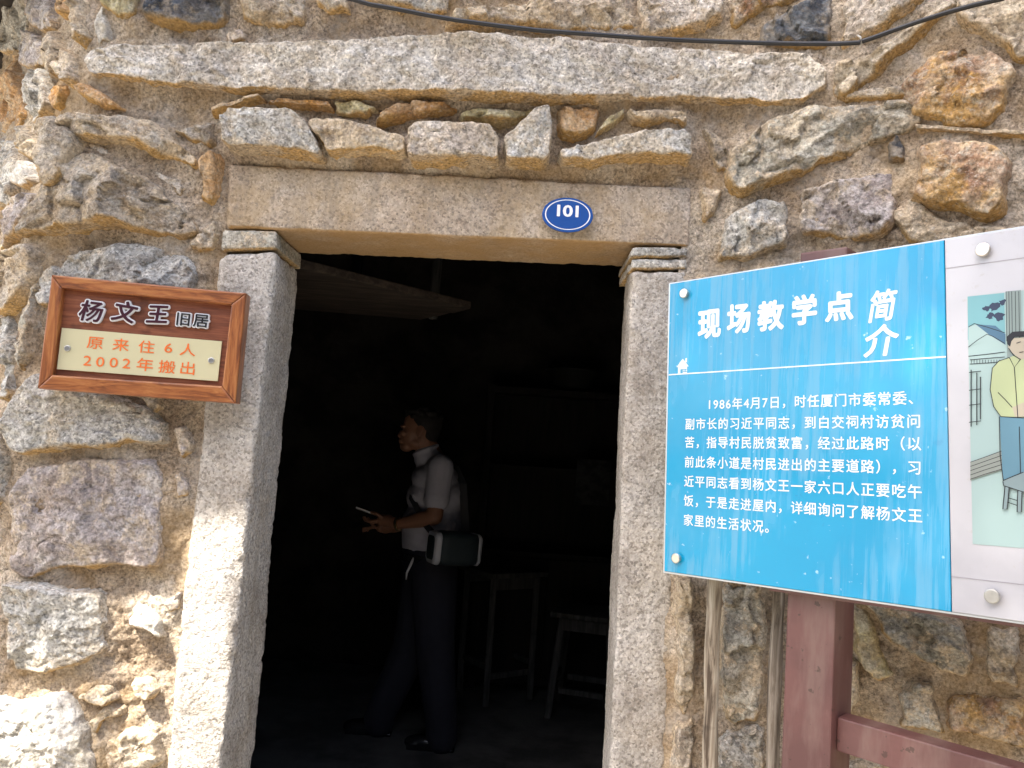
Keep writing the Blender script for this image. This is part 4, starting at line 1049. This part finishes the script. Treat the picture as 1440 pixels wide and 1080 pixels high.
# loft shelf of planks hung under the ceiling just inside
ls = empty('plank_shelf', (-.5, 2.8, 2.05), 'dim plank loft shelf hanging high inside the doorway at left', 'shelf')
c4 = [aty(412, 372, 2.40), aty(662, 437, 2.95), aty(592, 456, 3.35), aty(400, 432, 3.3)]
zsh = float(np.mean([c[2] for c in c4]))
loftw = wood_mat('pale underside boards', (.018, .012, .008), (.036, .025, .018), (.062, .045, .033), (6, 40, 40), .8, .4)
A0, B0, B1, A1 = c4
for k in range(3):
    t0, t1 = k / 3 + .006, (k + 1) / 3 - .006
    pa1, pb1 = A0 + (A1 - A0) * t0, B0 + (B1 - B0) * t0; pa2, pb2 = A0 + (A1 - A0) * t1, B0 + (B1 - B0) * t1
    bm = bmesh.new(); lo = [p.copy() for p in (pa1, pb1, pb2, pa2)]
    for p in lo: p[2] = zsh + .004 * k
    hexa_bm(bm, lo + [p + [0, 0, .03] for p in lo], .003, 1); part('plank', bm, loftw, ls)
for t in (.35, .9):
    p = A0 + (B0 - A0) * t + (A1 - A0) * .5; bpart('hanger', (p[0], p[1] + .1, zsh + .03), (p[0], p[1] + .1, 3.0), .04, .04, oldwood, ls)
# ceiling joists
for k in range(4):
    y_ = 2.9 + k * .65
    o = bpart('ceiling_joist', (-2.5, y_, 2.93), (1.6, y_, 2.93), .09, .13, darkwood, None) if False else None
    bm = bmesh.new(); beam(bm, (-2.5, y_, 2.93), (1.6, y_, 2.93), .1, .13); o = link('ceiling_joist', bm_mesh('ceiling_joist', bm), darkwood); o['kind'] = 'structure'

def table(name, c, w_, d_, h, leg, rail, label, cat, tilt=0.0, splay=0.0):
    t = empty(name, (c[0], c[1], .012), label, cat)
    def P(x, y, z):
        return (c[0] + x * math.cos(tilt) - y * math.sin(tilt), c[1] + x * math.sin(tilt) + y * math.cos(tilt), .012 + z)
    bm = bmesh.new(); hexa_bm(bm, [P(-w_ / 2 - .03, -d_ / 2 - .03, h - .03), P(w_ / 2 + .03, -d_ / 2 - .03, h - .03), P(w_ / 2 + .03, -d_ / 2 - .03, h), P(-w_ / 2 - .03, -d_ / 2 - .03, h), P(-w_ / 2 - .03, d_ / 2 + .03, h - .03), P(w_ / 2 + .03, d_ / 2 + .03, h - .03), P(w_ / 2 + .03, d_ / 2 + .03, h), P(-w_ / 2 - .03, d_ / 2 + .03, h)], .004, 1)
    part('top' if cat != 'stool' else 'seat', bm, oldwood, t)
    for sx in (-1, 1):
        for sy in (-1, 1):
            bpart('leg', P(sx * (w_ / 2 - leg / 2 + splay), sy * (d_ / 2 - leg / 2 + splay), 0), P(sx * (w_ / 2 - leg / 2 - splay * .4), sy * (d_ / 2 - leg / 2 - splay * .4), h - .031), leg, leg, oldwood, t)
    for sy in (-1, 1): bpart('stretcher', P(-w_ / 2 + leg, sy * (d_ / 2 - leg / 2 + splay * .6), rail), P(w_ / 2 - leg, sy * (d_ / 2 - leg / 2 + splay * .6), rail), leg * .6, leg * .8, oldwood, t)
    for sx in (-1, 1): bpart('stretcher', P(sx * (w_ / 2 - leg / 2 + splay * .6), -d_ / 2 + leg, rail * 1.3), P(sx * (w_ / 2 - leg / 2 + splay * .6), d_ / 2 - leg, rail * 1.3), leg * .6, leg * .8, oldwood, t)
    for sy in (-1, 1): bpart('apron', P(-w_ / 2 + leg, sy * (d_ / 2 - leg / 2), h - .07), P(w_ / 2 - leg, sy * (d_ / 2 - leg / 2), h - .07), .02, .07, oldwood, t)
    return t
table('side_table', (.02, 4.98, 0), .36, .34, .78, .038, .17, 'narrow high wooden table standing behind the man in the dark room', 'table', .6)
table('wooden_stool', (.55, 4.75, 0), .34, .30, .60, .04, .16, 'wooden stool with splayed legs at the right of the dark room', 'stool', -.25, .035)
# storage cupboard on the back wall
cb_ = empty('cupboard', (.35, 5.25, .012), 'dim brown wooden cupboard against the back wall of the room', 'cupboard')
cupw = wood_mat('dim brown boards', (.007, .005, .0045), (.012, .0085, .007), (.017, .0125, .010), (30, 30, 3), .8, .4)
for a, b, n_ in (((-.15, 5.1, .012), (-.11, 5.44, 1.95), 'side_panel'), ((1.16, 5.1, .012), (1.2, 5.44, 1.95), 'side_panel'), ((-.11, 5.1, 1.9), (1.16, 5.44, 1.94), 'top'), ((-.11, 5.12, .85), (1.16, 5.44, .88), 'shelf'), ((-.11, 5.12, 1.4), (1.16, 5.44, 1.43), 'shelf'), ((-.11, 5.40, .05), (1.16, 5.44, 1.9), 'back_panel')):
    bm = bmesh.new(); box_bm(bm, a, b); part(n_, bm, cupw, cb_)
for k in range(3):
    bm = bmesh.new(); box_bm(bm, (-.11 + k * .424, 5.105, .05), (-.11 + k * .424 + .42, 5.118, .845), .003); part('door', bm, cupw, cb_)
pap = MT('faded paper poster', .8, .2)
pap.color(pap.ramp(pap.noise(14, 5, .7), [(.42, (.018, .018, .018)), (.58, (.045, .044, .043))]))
bm = bmesh.new(); a_ = aty(812, 645, 5.08); b_ = aty(856, 712, 5.08)
box_bm(bm, (a_[0], 5.085, b_[2]), (b_[0], 5.095, a_[2])); o = link('poster', bm_mesh('poster', bm), pap.m); o['label'] = 'faded paper poster fixed to the cupboard front in the dark'; o['category'] = 'poster'
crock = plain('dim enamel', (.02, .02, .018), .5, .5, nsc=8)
def lathe(name, prof, c, mat, n=24):
    V = [(c[0] + r_ * math.cos(2 * math.pi * k / n), c[1] + r_ * math.sin(2 * math.pi * k / n), c[2] + z) for r_, z in prof for k in range(n)]
    Fc = [(i * n + k, i * n + (k + 1) % n, (i + 1) * n + (k + 1) % n, (i + 1) * n + k) for i in range(len(prof) - 1) for k in range(n)]
    return link(name, mesh_from(name, V, Fc), mat)
p_ = aty(808, 545, 5.2)
o = lathe('enamel_basin', [(0, 0), (.11, 0), (.13, .02), (.19, .13), (.2, .135), (.185, .125), (.12, .03), (0, .025)], (p_[0], 5.27, 1.955), crock); o['label'] = 'dim enamel basin on top of the cupboard'; o['category'] = 'basin'

# ------------------------------------------------------------------ the man
YP = 4.15
def J(x, y, dy=0.0): return Vector(aty(x, y, YP + dy))
man = empty('person', tuple(Vector((J(590, 900).x, YP, .012))), 'man in pale shirt and dark trousers looking at a phone inside the dark doorway', 'person')
skin = MT('tanned skin', .5, .4); skin.color((.26, .125, .075)); skin.b.inputs['Subsurface Weight'].default_value = 0.0
hairm = plain('black hair', (.022, .019, .017), .7, .25, nsc=60, namt=.3, bump=.6)
shirtm = plain('pale grey polo cloth', (.44, .43, .49), .85, .2, nsc=14, namt=.06, bump=.2)
trom = plain('dark navy trouser cloth', (.022, .022, .030), .85, .2, nsc=14, namt=.1, bump=.2)
shoem = plain('black leather', (.015, .015, .016), .22, .6)
def ell(bm, c, r, rot=(0, 0, 0), sub=3):
    from mathutils import Euler
    m_ = Matrix.Translation(Vector(c)) @ Euler(rot).to_matrix().to_4x4() @ Matrix.Diagonal((*r, 1))
    bmesh.ops.create_icosphere(bm, subdivisions=sub, radius=1, matrix=m_)
def cap(bm, a, b, ra, rb, flat=1.0, n=14):
    a, b = Vector(a), Vector(b); d = (b - a).length
    q_ = (b - a).to_track_quat('Z', 'Y').to_matrix().to_4x4(); m_ = Matrix.Translation((a + b) / 2) @ q_
    bmesh.ops.create_cone(bm, cap_ends=True, segments=n, radius1=ra, radius2=rb, depth=d, matrix=m_)
    ell(bm, a, (ra,) * 3, sub=2); ell(bm, b, (rb,) * 3, sub=2)
def remesh(name, bm, vox, mat, parent, smooth=6):
    me = bpy.data.meshes.new(name + '_src'); bm.to_mesh(me); bm.free()
    o = bpy.data.objects.new(name + '_src', me); COL.objects.link(o)
    r_ = o.modifiers.new('r', 'REMESH'); r_.mode = 'VOXEL'; r_.voxel_size = vox
    s_ = o.modifiers.new('s', 'SMOOTH'); s_.iterations = smooth; s_.factor = .5
    dg = bpy.context.evaluated_depsgraph_get(); dg.update()
    m2 = bpy.data.meshes.new_from_object(o.evaluated_get(dg)); bpy.data.objects.remove(o); m2.name = name
    m2.polygons.foreach_set('use_smooth', [True] * len(m2.polygons))
    return child(name, m2, mat, parent)
HD = J(590, 603, -.02)
bm = bmesh.new()
ell(bm, HD + Vector((.012, 0, .022)), (.098, .077, .092), (0, .1, 0))           # skull
ell(bm, HD + Vector((-.035, -.004, -.035)), (.058, .058, .080), (0, .12, 0))    # face
ell(bm, HD + Vector((-.060, -.006, -.098)), (.036, .036, .028))                 # chin
ell(bm, HD + Vector((-.015, -.006, -.075)), (.055, .055, .035), (0, .45, 0))    # jaw
cap(bm, HD + Vector((-.086, -.008, -.010)), HD + Vector((-.100, -.009, -.042)), .009, .013)   # nose
ell(bm, HD + Vector((-.088, -.008, -.044)), (.018, .019, .010))
ell(bm, HD + Vector((-.084, -.008, .008)), (.018, .044, .010))                  # brow
for s_ in (-1, 1):
    ell(bm, HD + Vector((-.075, -.007 + s_ * .038, -.030)), (.020, .018, .016))     # cheek
    ell(bm, HD + Vector((.012, s_ * .077, -.018)), (.020, .008, .031), (0, .2, 0))  # ear
    ell(bm, HD + Vector((.020, s_ * .083, -.012)), (.010, .008, .022), (0, .2, 0))
ell(bm, HD + Vector((-.092, -.008, -.068)), (.013, .023, .007)); ell(bm, HD + Vector((-.089, -.008, -.079)), (.013, .021, .008))  # lips
cap(bm, HD + Vector((.02, 0, -.05)), J(610, 650, 0), .058, .066)                # neck
# hidden trunk that carries everything
cap(bm, J(612, 665, 0), J(608, 780, 0), .10, .10)
LS, RS = J(620, 657, -.165), J(612, 657, .165)
LE, LW = J(611, 727, -.235), J(560, 737, -.17)
RE, RW = J(600, 727, .21), J(556, 742, .06)
LHp, RHp = J(538, 731, -.125), J(536, 741, .0)
for (s_, e_, w_, h_) in ((LS, LE, LW, LHp), (RS, RE, RW, RHp)):
    cap(bm, J(612, 668, 0), s_, .07, .06); cap(bm, s_, e_, .052, .041); cap(bm, e_, e_ + (w_ - e_) * .4, .042, .040); cap(bm, e_ + (w_ - e_) * .4, w_, .040, .026)
    cap(bm, w_, h_, .027, .030)
    ell(bm, h_ + (w_ - h_) * .3, (.042, .022, .034))
def finger(bm, pts, r0, r1):
    n_ = len(pts) - 1
    for i in range(n_): cap(bm, pts[i], pts[i + 1], r0 + (r1 - r0) * i / n_, r0 + (r1 - r0) * (i + 1) / n_, n=10)
PHc = J(520, 721, -.10)      # phone centre
hx = Vector((-1, 0, 0))
# left hand: cradles the phone from below and the near side; thumb on top
for k in range(4):
    b0 = LHp + Vector((-.030, -.022 + k * .018, -.004 - k * .003))
    L_ = (.062, .070, .066, .052)[k]
    finger(bm, [b0, b0 + Vector((-L_ * .45, .006, -.008)), b0 + Vector((-L_ * .85, .014, -.002)), b0 + Vector((-L_ * 1.0, .016, .012))], .0092, .0072)
tb = LHp + Vector((-.004, -.028, .016)); finger(bm, [tb, tb + Vector((-.026, -.008, .016)), tb + Vector((-.052, .006, .020))], .0105, .0085)
# right hand supports below, index finger touching the screen
for k in range(4):
    b0 = RHp + Vector((-.030, -.028 + k * .018, .0))
    L_ = (.066, .072, .066, .052)[k]
    curl = 1 if k else -1
    finger(bm, [b0, b0 + Vector((-L_ * .45, -.008, .010 * -curl)), b0 + Vector((-L_ * .8, -.016, -.012 * curl)), b0 + Vector((-L_ * .78, -.022, -.026 * curl))] if k else [b0, b0 + Vector((-.022, -.018, .028)), b0 + Vector((-.030, -.040, .042)), b0 + Vector((-.028, -.056, .038))], .0092, .0072)
tb = RHp + Vector((.0, -.026, .018)); finger(bm, [tb, tb + Vector((-.024, -.020, .016)), tb + Vector((-.046, -.032, .018))], .0105, .0085)
remesh('body', bm, .0045, skin.m, man, 3)
# hair
bm = bmesh.new()
ell(bm, HD + Vector((.022, 0, .032)), (.097, .080, .086), (0, .1, 0)); ell(bm, HD + Vector((.062, 0, -.010)), (.050, .070, .066))
ell(bm, HD + Vector((-.040, 0, .080)), (.046, .058, .028), (0, .35, 0))
for k in range(40):
    a_ = rnd.uniform(0, 2 * math.pi); e_ = rnd.uniform(.2, 1.4)
    ell(bm, HD + Vector((.02 + .092 * math.cos(a_) * math.cos(e_), .075 * math.sin(a_) * math.cos(e_), .040 + .082 * math.sin(e_))), (.020, .016, .013), sub=1)
remesh('hair', bm, .005, hairm, man, 2)
for s_ in (-1, 1):
    bm = bmesh.new(); ell(bm, HD + Vector((-.089, -.007 + s_ * .029, -.010)), (.006, .011, .006), sub=2); part('eye', bm, plain('dark eye', (.03, .02, .02), .2), man, True)
# shirt
bm = bmesh.new()
ell(bm, J(612, 672, 0), (.125, .205, .085)); ell(bm, J(614, 700, 0), (.160, .195, .12)); ell(bm, J(610, 735, 0), (.168, .185, .13)); ell(bm, J(608, 758, 0), (.160, .178, .085))
cap(bm, J(605, 745, 0), J(605, 768, 0), .150, .148, n=28)
for s_, e_, in ((LS, LE), (RS, RE)):
    m_ = s_ + (e_ - s_) * .62; cap(bm, J(612, 664, 0), s_, .075, .068); cap(bm, s_, m_, .068, .064); 
    d_ = (e_ - s_).normalized(); cap(bm, m_ - d_ * .004, m_ + d_ * .012, .066, .066)
for k in range(18):                                                                 # soft folds
    p = J(rnd.uniform(585, 640), rnd.uniform(690, 770), -.13 + rnd.uniform(-.02, .02)); ell(bm, p, (.010, .03, rnd.uniform(.03, .06)), (0, rnd.uniform(-.7, .7), 0), 2)
cap(bm, HD + Vector((.052, 0, -.145)), J(612, 662, 0), .074, .09)
ell(bm, HD + Vector((.042, 0, -.108)), (.078, .072, .018), (0, -.42, 0))            # collar
remesh('shirt', bm, .007, shirtm, man, 5)
# trousers
bm = bmesh.new()
LH_, RH_ = J(610, 800, -.085), J(600, 800, .085)
LK, RK = J(612, 915, -.10), J(578, 912, .08)
LA, RA = Vector((J(622, 1020, -.10).x, YP - .10, .11)), Vector((J(533, 1015, .06).x, YP + .06, .11))
ell(bm, J(605, 788, 0), (.150, .172, .10)); cap(bm, J(605, 768, 0), J(605, 780, 0), .146, .148, n=28)
for h_, k_, a_ in ((LH_, LK, LA), (RH_, RK, RA)):
    cap(bm, h_, k_, .125, .100); cap(bm, k_, a_, .100, .080); cap(bm, a_, a_ + Vector((0, 0, -.035)), .080, .082)
remesh('trousers', bm, .009, trom, man, 5)
bm = bmesh.new()
m_ = J(605, 782, 0); bmesh.ops.create_cone(bm, cap_ends=True, segments=40, radius1=1, radius2=1, depth=.036, matrix=Matrix.Translation(m_) @ Matrix.Diagonal((.155, .176, 1, 1)))
part('belt', bm, shoem, man)
for a_ in (LA, RA):
    bm = bmesh.new(); z0_ = .012
    ell(bm, (a_.x - .06, a_.y, z0_ + .040), (.125, .046, .036)); ell(bm, (a_.x + .02, a_.y, z0_ + .055), (.058, .042, .052)); ell(bm, (a_.x - .13, a_.y, z0_ + .032), (.055, .044, .028))
    box_bm(bm, (a_.x - .17, a_.y - .036, z0_ + .001), (a_.x + .07, a_.y + .036, z0_ + .018))
    remesh('shoe', bm, .006, shoem, man, 3)
# watch
wp = LW + (LHp - LW) * .15; bm = bmesh.new()
d_ = (LHp - LE).normalized().to_track_quat('Z', 'Y').to_matrix().to_4x4()
bmesh.ops.create_cone(bm, cap_ends=True, segments=20, radius1=.034, radius2=.034, depth=.016, matrix=Matrix.Translation(LW) @ d_)
part('wristwatch', bm, plain('brass watch', (.70, .52, .25), .25, .5, .9), man)
# lanyard end showing below the shirt
V, Fc = tube([J(583, 782, -.15), J(577, 795, -.165), J(572, 806, -.17), J(571, 815, -.165)], [.005, .007, .006, .003], 8)
o = link('key_tag', mesh_from('key_tag', [np.array(v) - np.array(man.location) for v in V], Fc), plain('pale grey webbing', (.6, .6, .62), .6), man)
# phone
ph = bmesh.new(); box_bm(ph, (-.075, -.037, -.004), (.075, .037, .004), .003)
o = link('mobile_phone', bm_mesh('mobile_phone', ph), [plain('white phone shell', (.75, .75, .78), .25)]); o.location = PHc; o.rotation_euler = (R(-8), R(17), R(8))
o['label'] = 'slim pale mobile phone held in both hands of the man'; o['category'] = 'phone'
# portable voice amplifier with its strap
bag_o = J(640, 771, -.30)
bag = empty('portable_speaker', tuple(bag_o), 'black portable speaker with white rims slung at the hip of the man', 'speaker')
ax_ = Vector((math.cos(R(27)), math.sin(R(27)), -.04)).normalized(); sd_ = Vector((0, 0, 1)).cross(ax_).normalized() * -1; up_ = ax_.cross(sd_) * 1
if up_.z < 0: up_ = -up_
def rr_poly(hw, hh, r_, n=6):
    out = []
    for cx_, cy_, a0 in ((hw - r_, hh - r_, 0), (-hw + r_, hh - r_, 90), (-hw + r_, -hh + r_, 180), (hw - r_, -hh + r_, 270)):
        for k in range(n + 1): out.append((cx_ + r_ * math.cos(R(a0 + 90 * k / n)), cy_ + r_ * math.sin(R(a0 + 90 * k / n))))
    return out
def loft(secs, closed=True):
    bm = bmesh.new(); rings = []
    for t, hw, hh, r_ in secs: rings.append([bm.verts.new(bag_o + ax_ * t + sd_ * x + up_ * y) for x, y in rr_poly(hw, hh, r_)])
    for a, b in zip(rings, rings[1:]):
        for i in range(len(a)): bm.faces.new((a[i], a[(i + 1) % len(a)], b[(i + 1) % len(a)], b[i]))
    bm.faces.new(rings[0]); bm.faces.new(rings[-1]); return bm
meshm = plain('black speaker fabric', (.018, .028, .030), .6, .4, nsc=300, namt=.4, bump=.5)
part('case', loft([(-.098, .064, .074, .03), (-.06, .070, .080, .034), (.06, .070, .080, .034), (.095, .062, .072, .03)]), meshm, bag, True)
whp = plain('white speaker rim', (.45, .45, .47), .4)
part('front_rim', loft([(-.128, .052, .064, .022), (-.122, .062, .074, .028), (-.106, .066, .078, .03), (-.098, .064, .076, .03)]), whp, bag)
part('grille', loft([(-.1295, .042, .054, .018), (-.1283, .044, .056, .018)]), meshm, bag)
part('rear_rim', loft([(.096, .066, .076, .03), (.106, .066, .076, .03), (.116, .058, .068, .026)]), whp, bag)
strapm = plain('dark webbing strap', (.035, .035, .042), .8, .2); strapg = plain('grey webbing strap', (.07, .07, .075), .8, .2)
def band(name, pts, wv, mat):
    P_ = [Vector(p) for p in pts]; bm = bmesh.new(); L_ = []
    for p in P_: L_.append((bm.verts.new(p - wv), bm.verts.new(p + wv), bm.verts.new(p + wv + Vector((0, .004, 0))), bm.verts.new(p - wv + Vector((0, .004, 0)))))
    for a, b in zip(L_, L_[1:]):
        for i in range(4): bm.faces.new((a[i], a[(i + 1) % 4], b[(i + 1) % 4], b[i]))
    bm.faces.new(L_[0]); bm.faces.new(L_[-1]); part(name, bm, mat, bag)
band('strap', [J(608, 750, -.30), J(598, 737, -.235), J(588, 718, -.20), J(578, 698, -.13), J(582, 672, -.03), J(600, 652, .09), J(618, 646, .13)], Vector((.010, 0, .012)), strapm)
band('strap', [J(618, 646, .13), J(640, 655, .06), J(651, 680, -.06), J(653, 715, -.15), J(655, 752, -.26)], Vector((.020, 0, 0)), strapg)

# ------------------------------------------------------------------ unseen tree added, its leaves placed to shade the wall
LIT = [[(275, 640), (300, 575), (388, 560), (378, 720), (325, 1110), (228, 1110), (250, 850)],
       [(-60, 1030), (30, 985), (70, 945), (112, 905), (150, 885), (178, 925), (220, 940), (238, 1110), (-60, 1130)],
       [(172, 888), (190, 838), (216, 850), (232, 905), (205, 898)],
       [(600, 92), (625, 60), (650, 55), (648, 90), (615, 102)]]  # wall areas the added leaves keep open to the sun
LITW = [np.array([onwall(x, y, .02) for x, y in p]) for p in LIT]
ts = np.array(TOSUN)
rs = np.random.RandomState(5)
NL = 70000
tx = rs.uniform(-3.0, 2.0, NL); tz = rs.uniform(-.1, 3.4, NL)
keep = np.ones(NL, bool)
for k_, P in enumerate(LITW):
    for dx, dz in ((0, 0), (.035, 0), (-.035, 0), (0, .06), (0, -.06)):
        hit = inside(P, tx + dx, tz + dz)
        if k_ == 0: hit &= rs.uniform(0, 1, NL) < np.clip((1.62 - tz) / .30, 0, 1) ** .12
        keep &= ~hit
tx, tz = tx[keep], tz[keep]; n_ = len(tx)
pw_ = np.array([A + (Bq - A) * rs.uniform(-.04, 1.04) + (Dq - A) * rs.uniform(-.05, 1.03) + PW.n * .03 for _ in range(2600)])  # targets for extra leaves added to shade the wooden sign
near = np.zeros(n_, bool)
for P in LITW:
    for a_ in range(12):
        near |= inside(P, tx + .2 * math.cos(a_ * .524), tz + .2 * math.sin(a_ * .524))
dist = np.where(near, rs.uniform(3.0, 5.0, n_), rs.uniform(8.5, 12.5, n_))
thin = (~near) & (rs.uniform(0, 1, n_) > .45)
tx, tz, dist, near = tx[~thin], tz[~thin], dist[~thin], near[~thin]; n_ = len(tx)
Cc = np.vstack([np.stack([tx, wy(tx, tz), tz], 1) + ts * dist[:, None], pw_ + ts * rs.uniform(3, 5, 2600)[:, None]]); n_ = len(Cc)
nrm = rs.normal(size=(n_, 3)) * .6 + ts; nrm /= np.linalg.norm(nrm, axis=1, keepdims=True)
t1 = np.cross(nrm, rs.normal(size=(n_, 3))); t1 /= np.linalg.norm(t1, axis=1, keepdims=True); t2 = np.cross(nrm, t1)
ls_ = rs.uniform(.03, .045, n_)[:, None]; wd_ = ls_ * .55
V = np.stack([Cc - t1 * ls_, Cc + t2 * wd_ + nrm * .006, Cc + t1 * ls_, Cc - t2 * wd_ + nrm * .006], 1).reshape(-1, 3)
Qd = np.arange(n_ * 4).reshape(-1, 4)
base_t = Vector((-4.6, -3.2, 0))
tree = empty('added_shade_tree', tuple(base_t), 'unseen leafy tree added in front of the house to shade the wall', 'tree')
leafm = plain('green leaf', (.06, .11, .03), .5, .4)
me = grid_mesh('crown', V - np.array(base_t), Qd, False); cr_ = link('crown', me, leafm, tree); 
bark = plain('grey bark', (.14, .11, .08), .9, .2, nsc=12, namt=.3, bump=.8)
cen_ = np.array([-.3, 2.0, 1.6]) + ts * 4.0
fork = np.array([-4.5, -2.9, 5.4])
P_ = [np.array(base_t) + (fork - np.array(base_t)) * k / 12 + [.06 * math.sin(k), .05 * math.cos(k * 1.3), 0] for k in range(13)]
P_[0] = np.array(base_t)
V, Fc = tube(P_, [.17 - .006 * k for k in range(13)], 14, noise=.015, nsc=8)
Vs, Fs = list(V), list(Fc)
def addt(a, b, r0, r1, n=8, seed=0):
    global Vs, Fs
    rg = np.random.RandomState(seed); mid = .5 * (a + b) + rg.normal(size=3) * .15
    pts = [(1 - t) ** 2 * a + 2 * t * (1 - t) * mid + t * t * b for t in np.linspace(0, 1, n)]
    v, f = tube(pts, np.linspace(r0, r1, n), 8); o_ = len(Vs); Vs += list(v); Fs += [tuple(i + o_ for i in q_) for q_ in f]
# limbs kept above the crown's lit gaps
for k in range(7):
    tgt = np.array([rs.uniform(-2.2, 1.6), 2.0, rs.uniform(1.8, 3.2)]) + ts * rs.uniform(9.5, 11.5)
    addt(fork, tgt, .09, .02, 10, k)
for k in range(3):
    tgt = np.array([-1.1 + .45 * k, 2.0, 1.15]) + ts * 4.2
    addt(np.array([-4.5, -2.9, 4.2]), tgt, .05, .01, 10, 20 + k)
link('trunk', mesh_from('trunk', [v - np.array(base_t) for v in Vs], Fs), bark, tree)

bpy.data.objects.remove(_fo)

# ------------------------------------------------------------------ unseen house added behind the camera to cut light from the front
nh = empty('added_blocking_house', (0, -5.2, 0), 'unseen grey plastered house added behind the camera to block low sky light', 'house')
plas = plain('weathered grey plaster', (.17, .155, .135), .9, .2, nsc=2.5, namt=.25, bump=.4)
bm = bmesh.new(); box_bm(bm, (-9, -10, 0), (9, -5.2, 5.2)); part('wall', bm, plas, nh)
tilem = plain('dark roof tile', (.09, .07, .06), .8, .3, nsc=3, namt=.2)
bm = bmesh.new(); hexa_bm(bm, [(-9.5, -4.7, 5.1), (9.5, -4.7, 5.1), (9.5, -7.6, 6.7), (-9.5, -7.6, 6.7), (-9.5, -4.7, 5.0), (9.5, -4.7, 5.0), (9.5, -7.6, 6.55), (-9.5, -7.6, 6.55)])
hexa_bm(bm, [(-9.5, -10.5, 5.1), (9.5, -10.5, 5.1), (9.5, -7.6, 6.702), (-9.5, -7.6, 6.702), (-9.5, -10.5, 5.0), (9.5, -10.5, 5.0), (9.5, -7.6, 6.552), (-9.5, -7.6, 6.552)]); part('roof', bm, tilem, nh)
glass_m = plain('dark window glass', (.02, .025, .03), .08, .6)
for x_ in (-6, -3, 1.5, 5):
    bm = bmesh.new(); box_bm(bm, (x_ - .5, -5.2, 1.1), (x_ + .5, -5.15, 2.4), .01); f_ = part('window', bm, darkwood, nh)
    bm = bmesh.new(); box_bm(bm, (x_ - .42, -5.15, 1.18), (x_ + .42, -5.14, 2.32)); p_ = child('pane', bm_mesh('pane', bm), glass_m, nh)
    p_.parent = f_; p_.matrix_parent_inverse = Matrix.Identity(4)
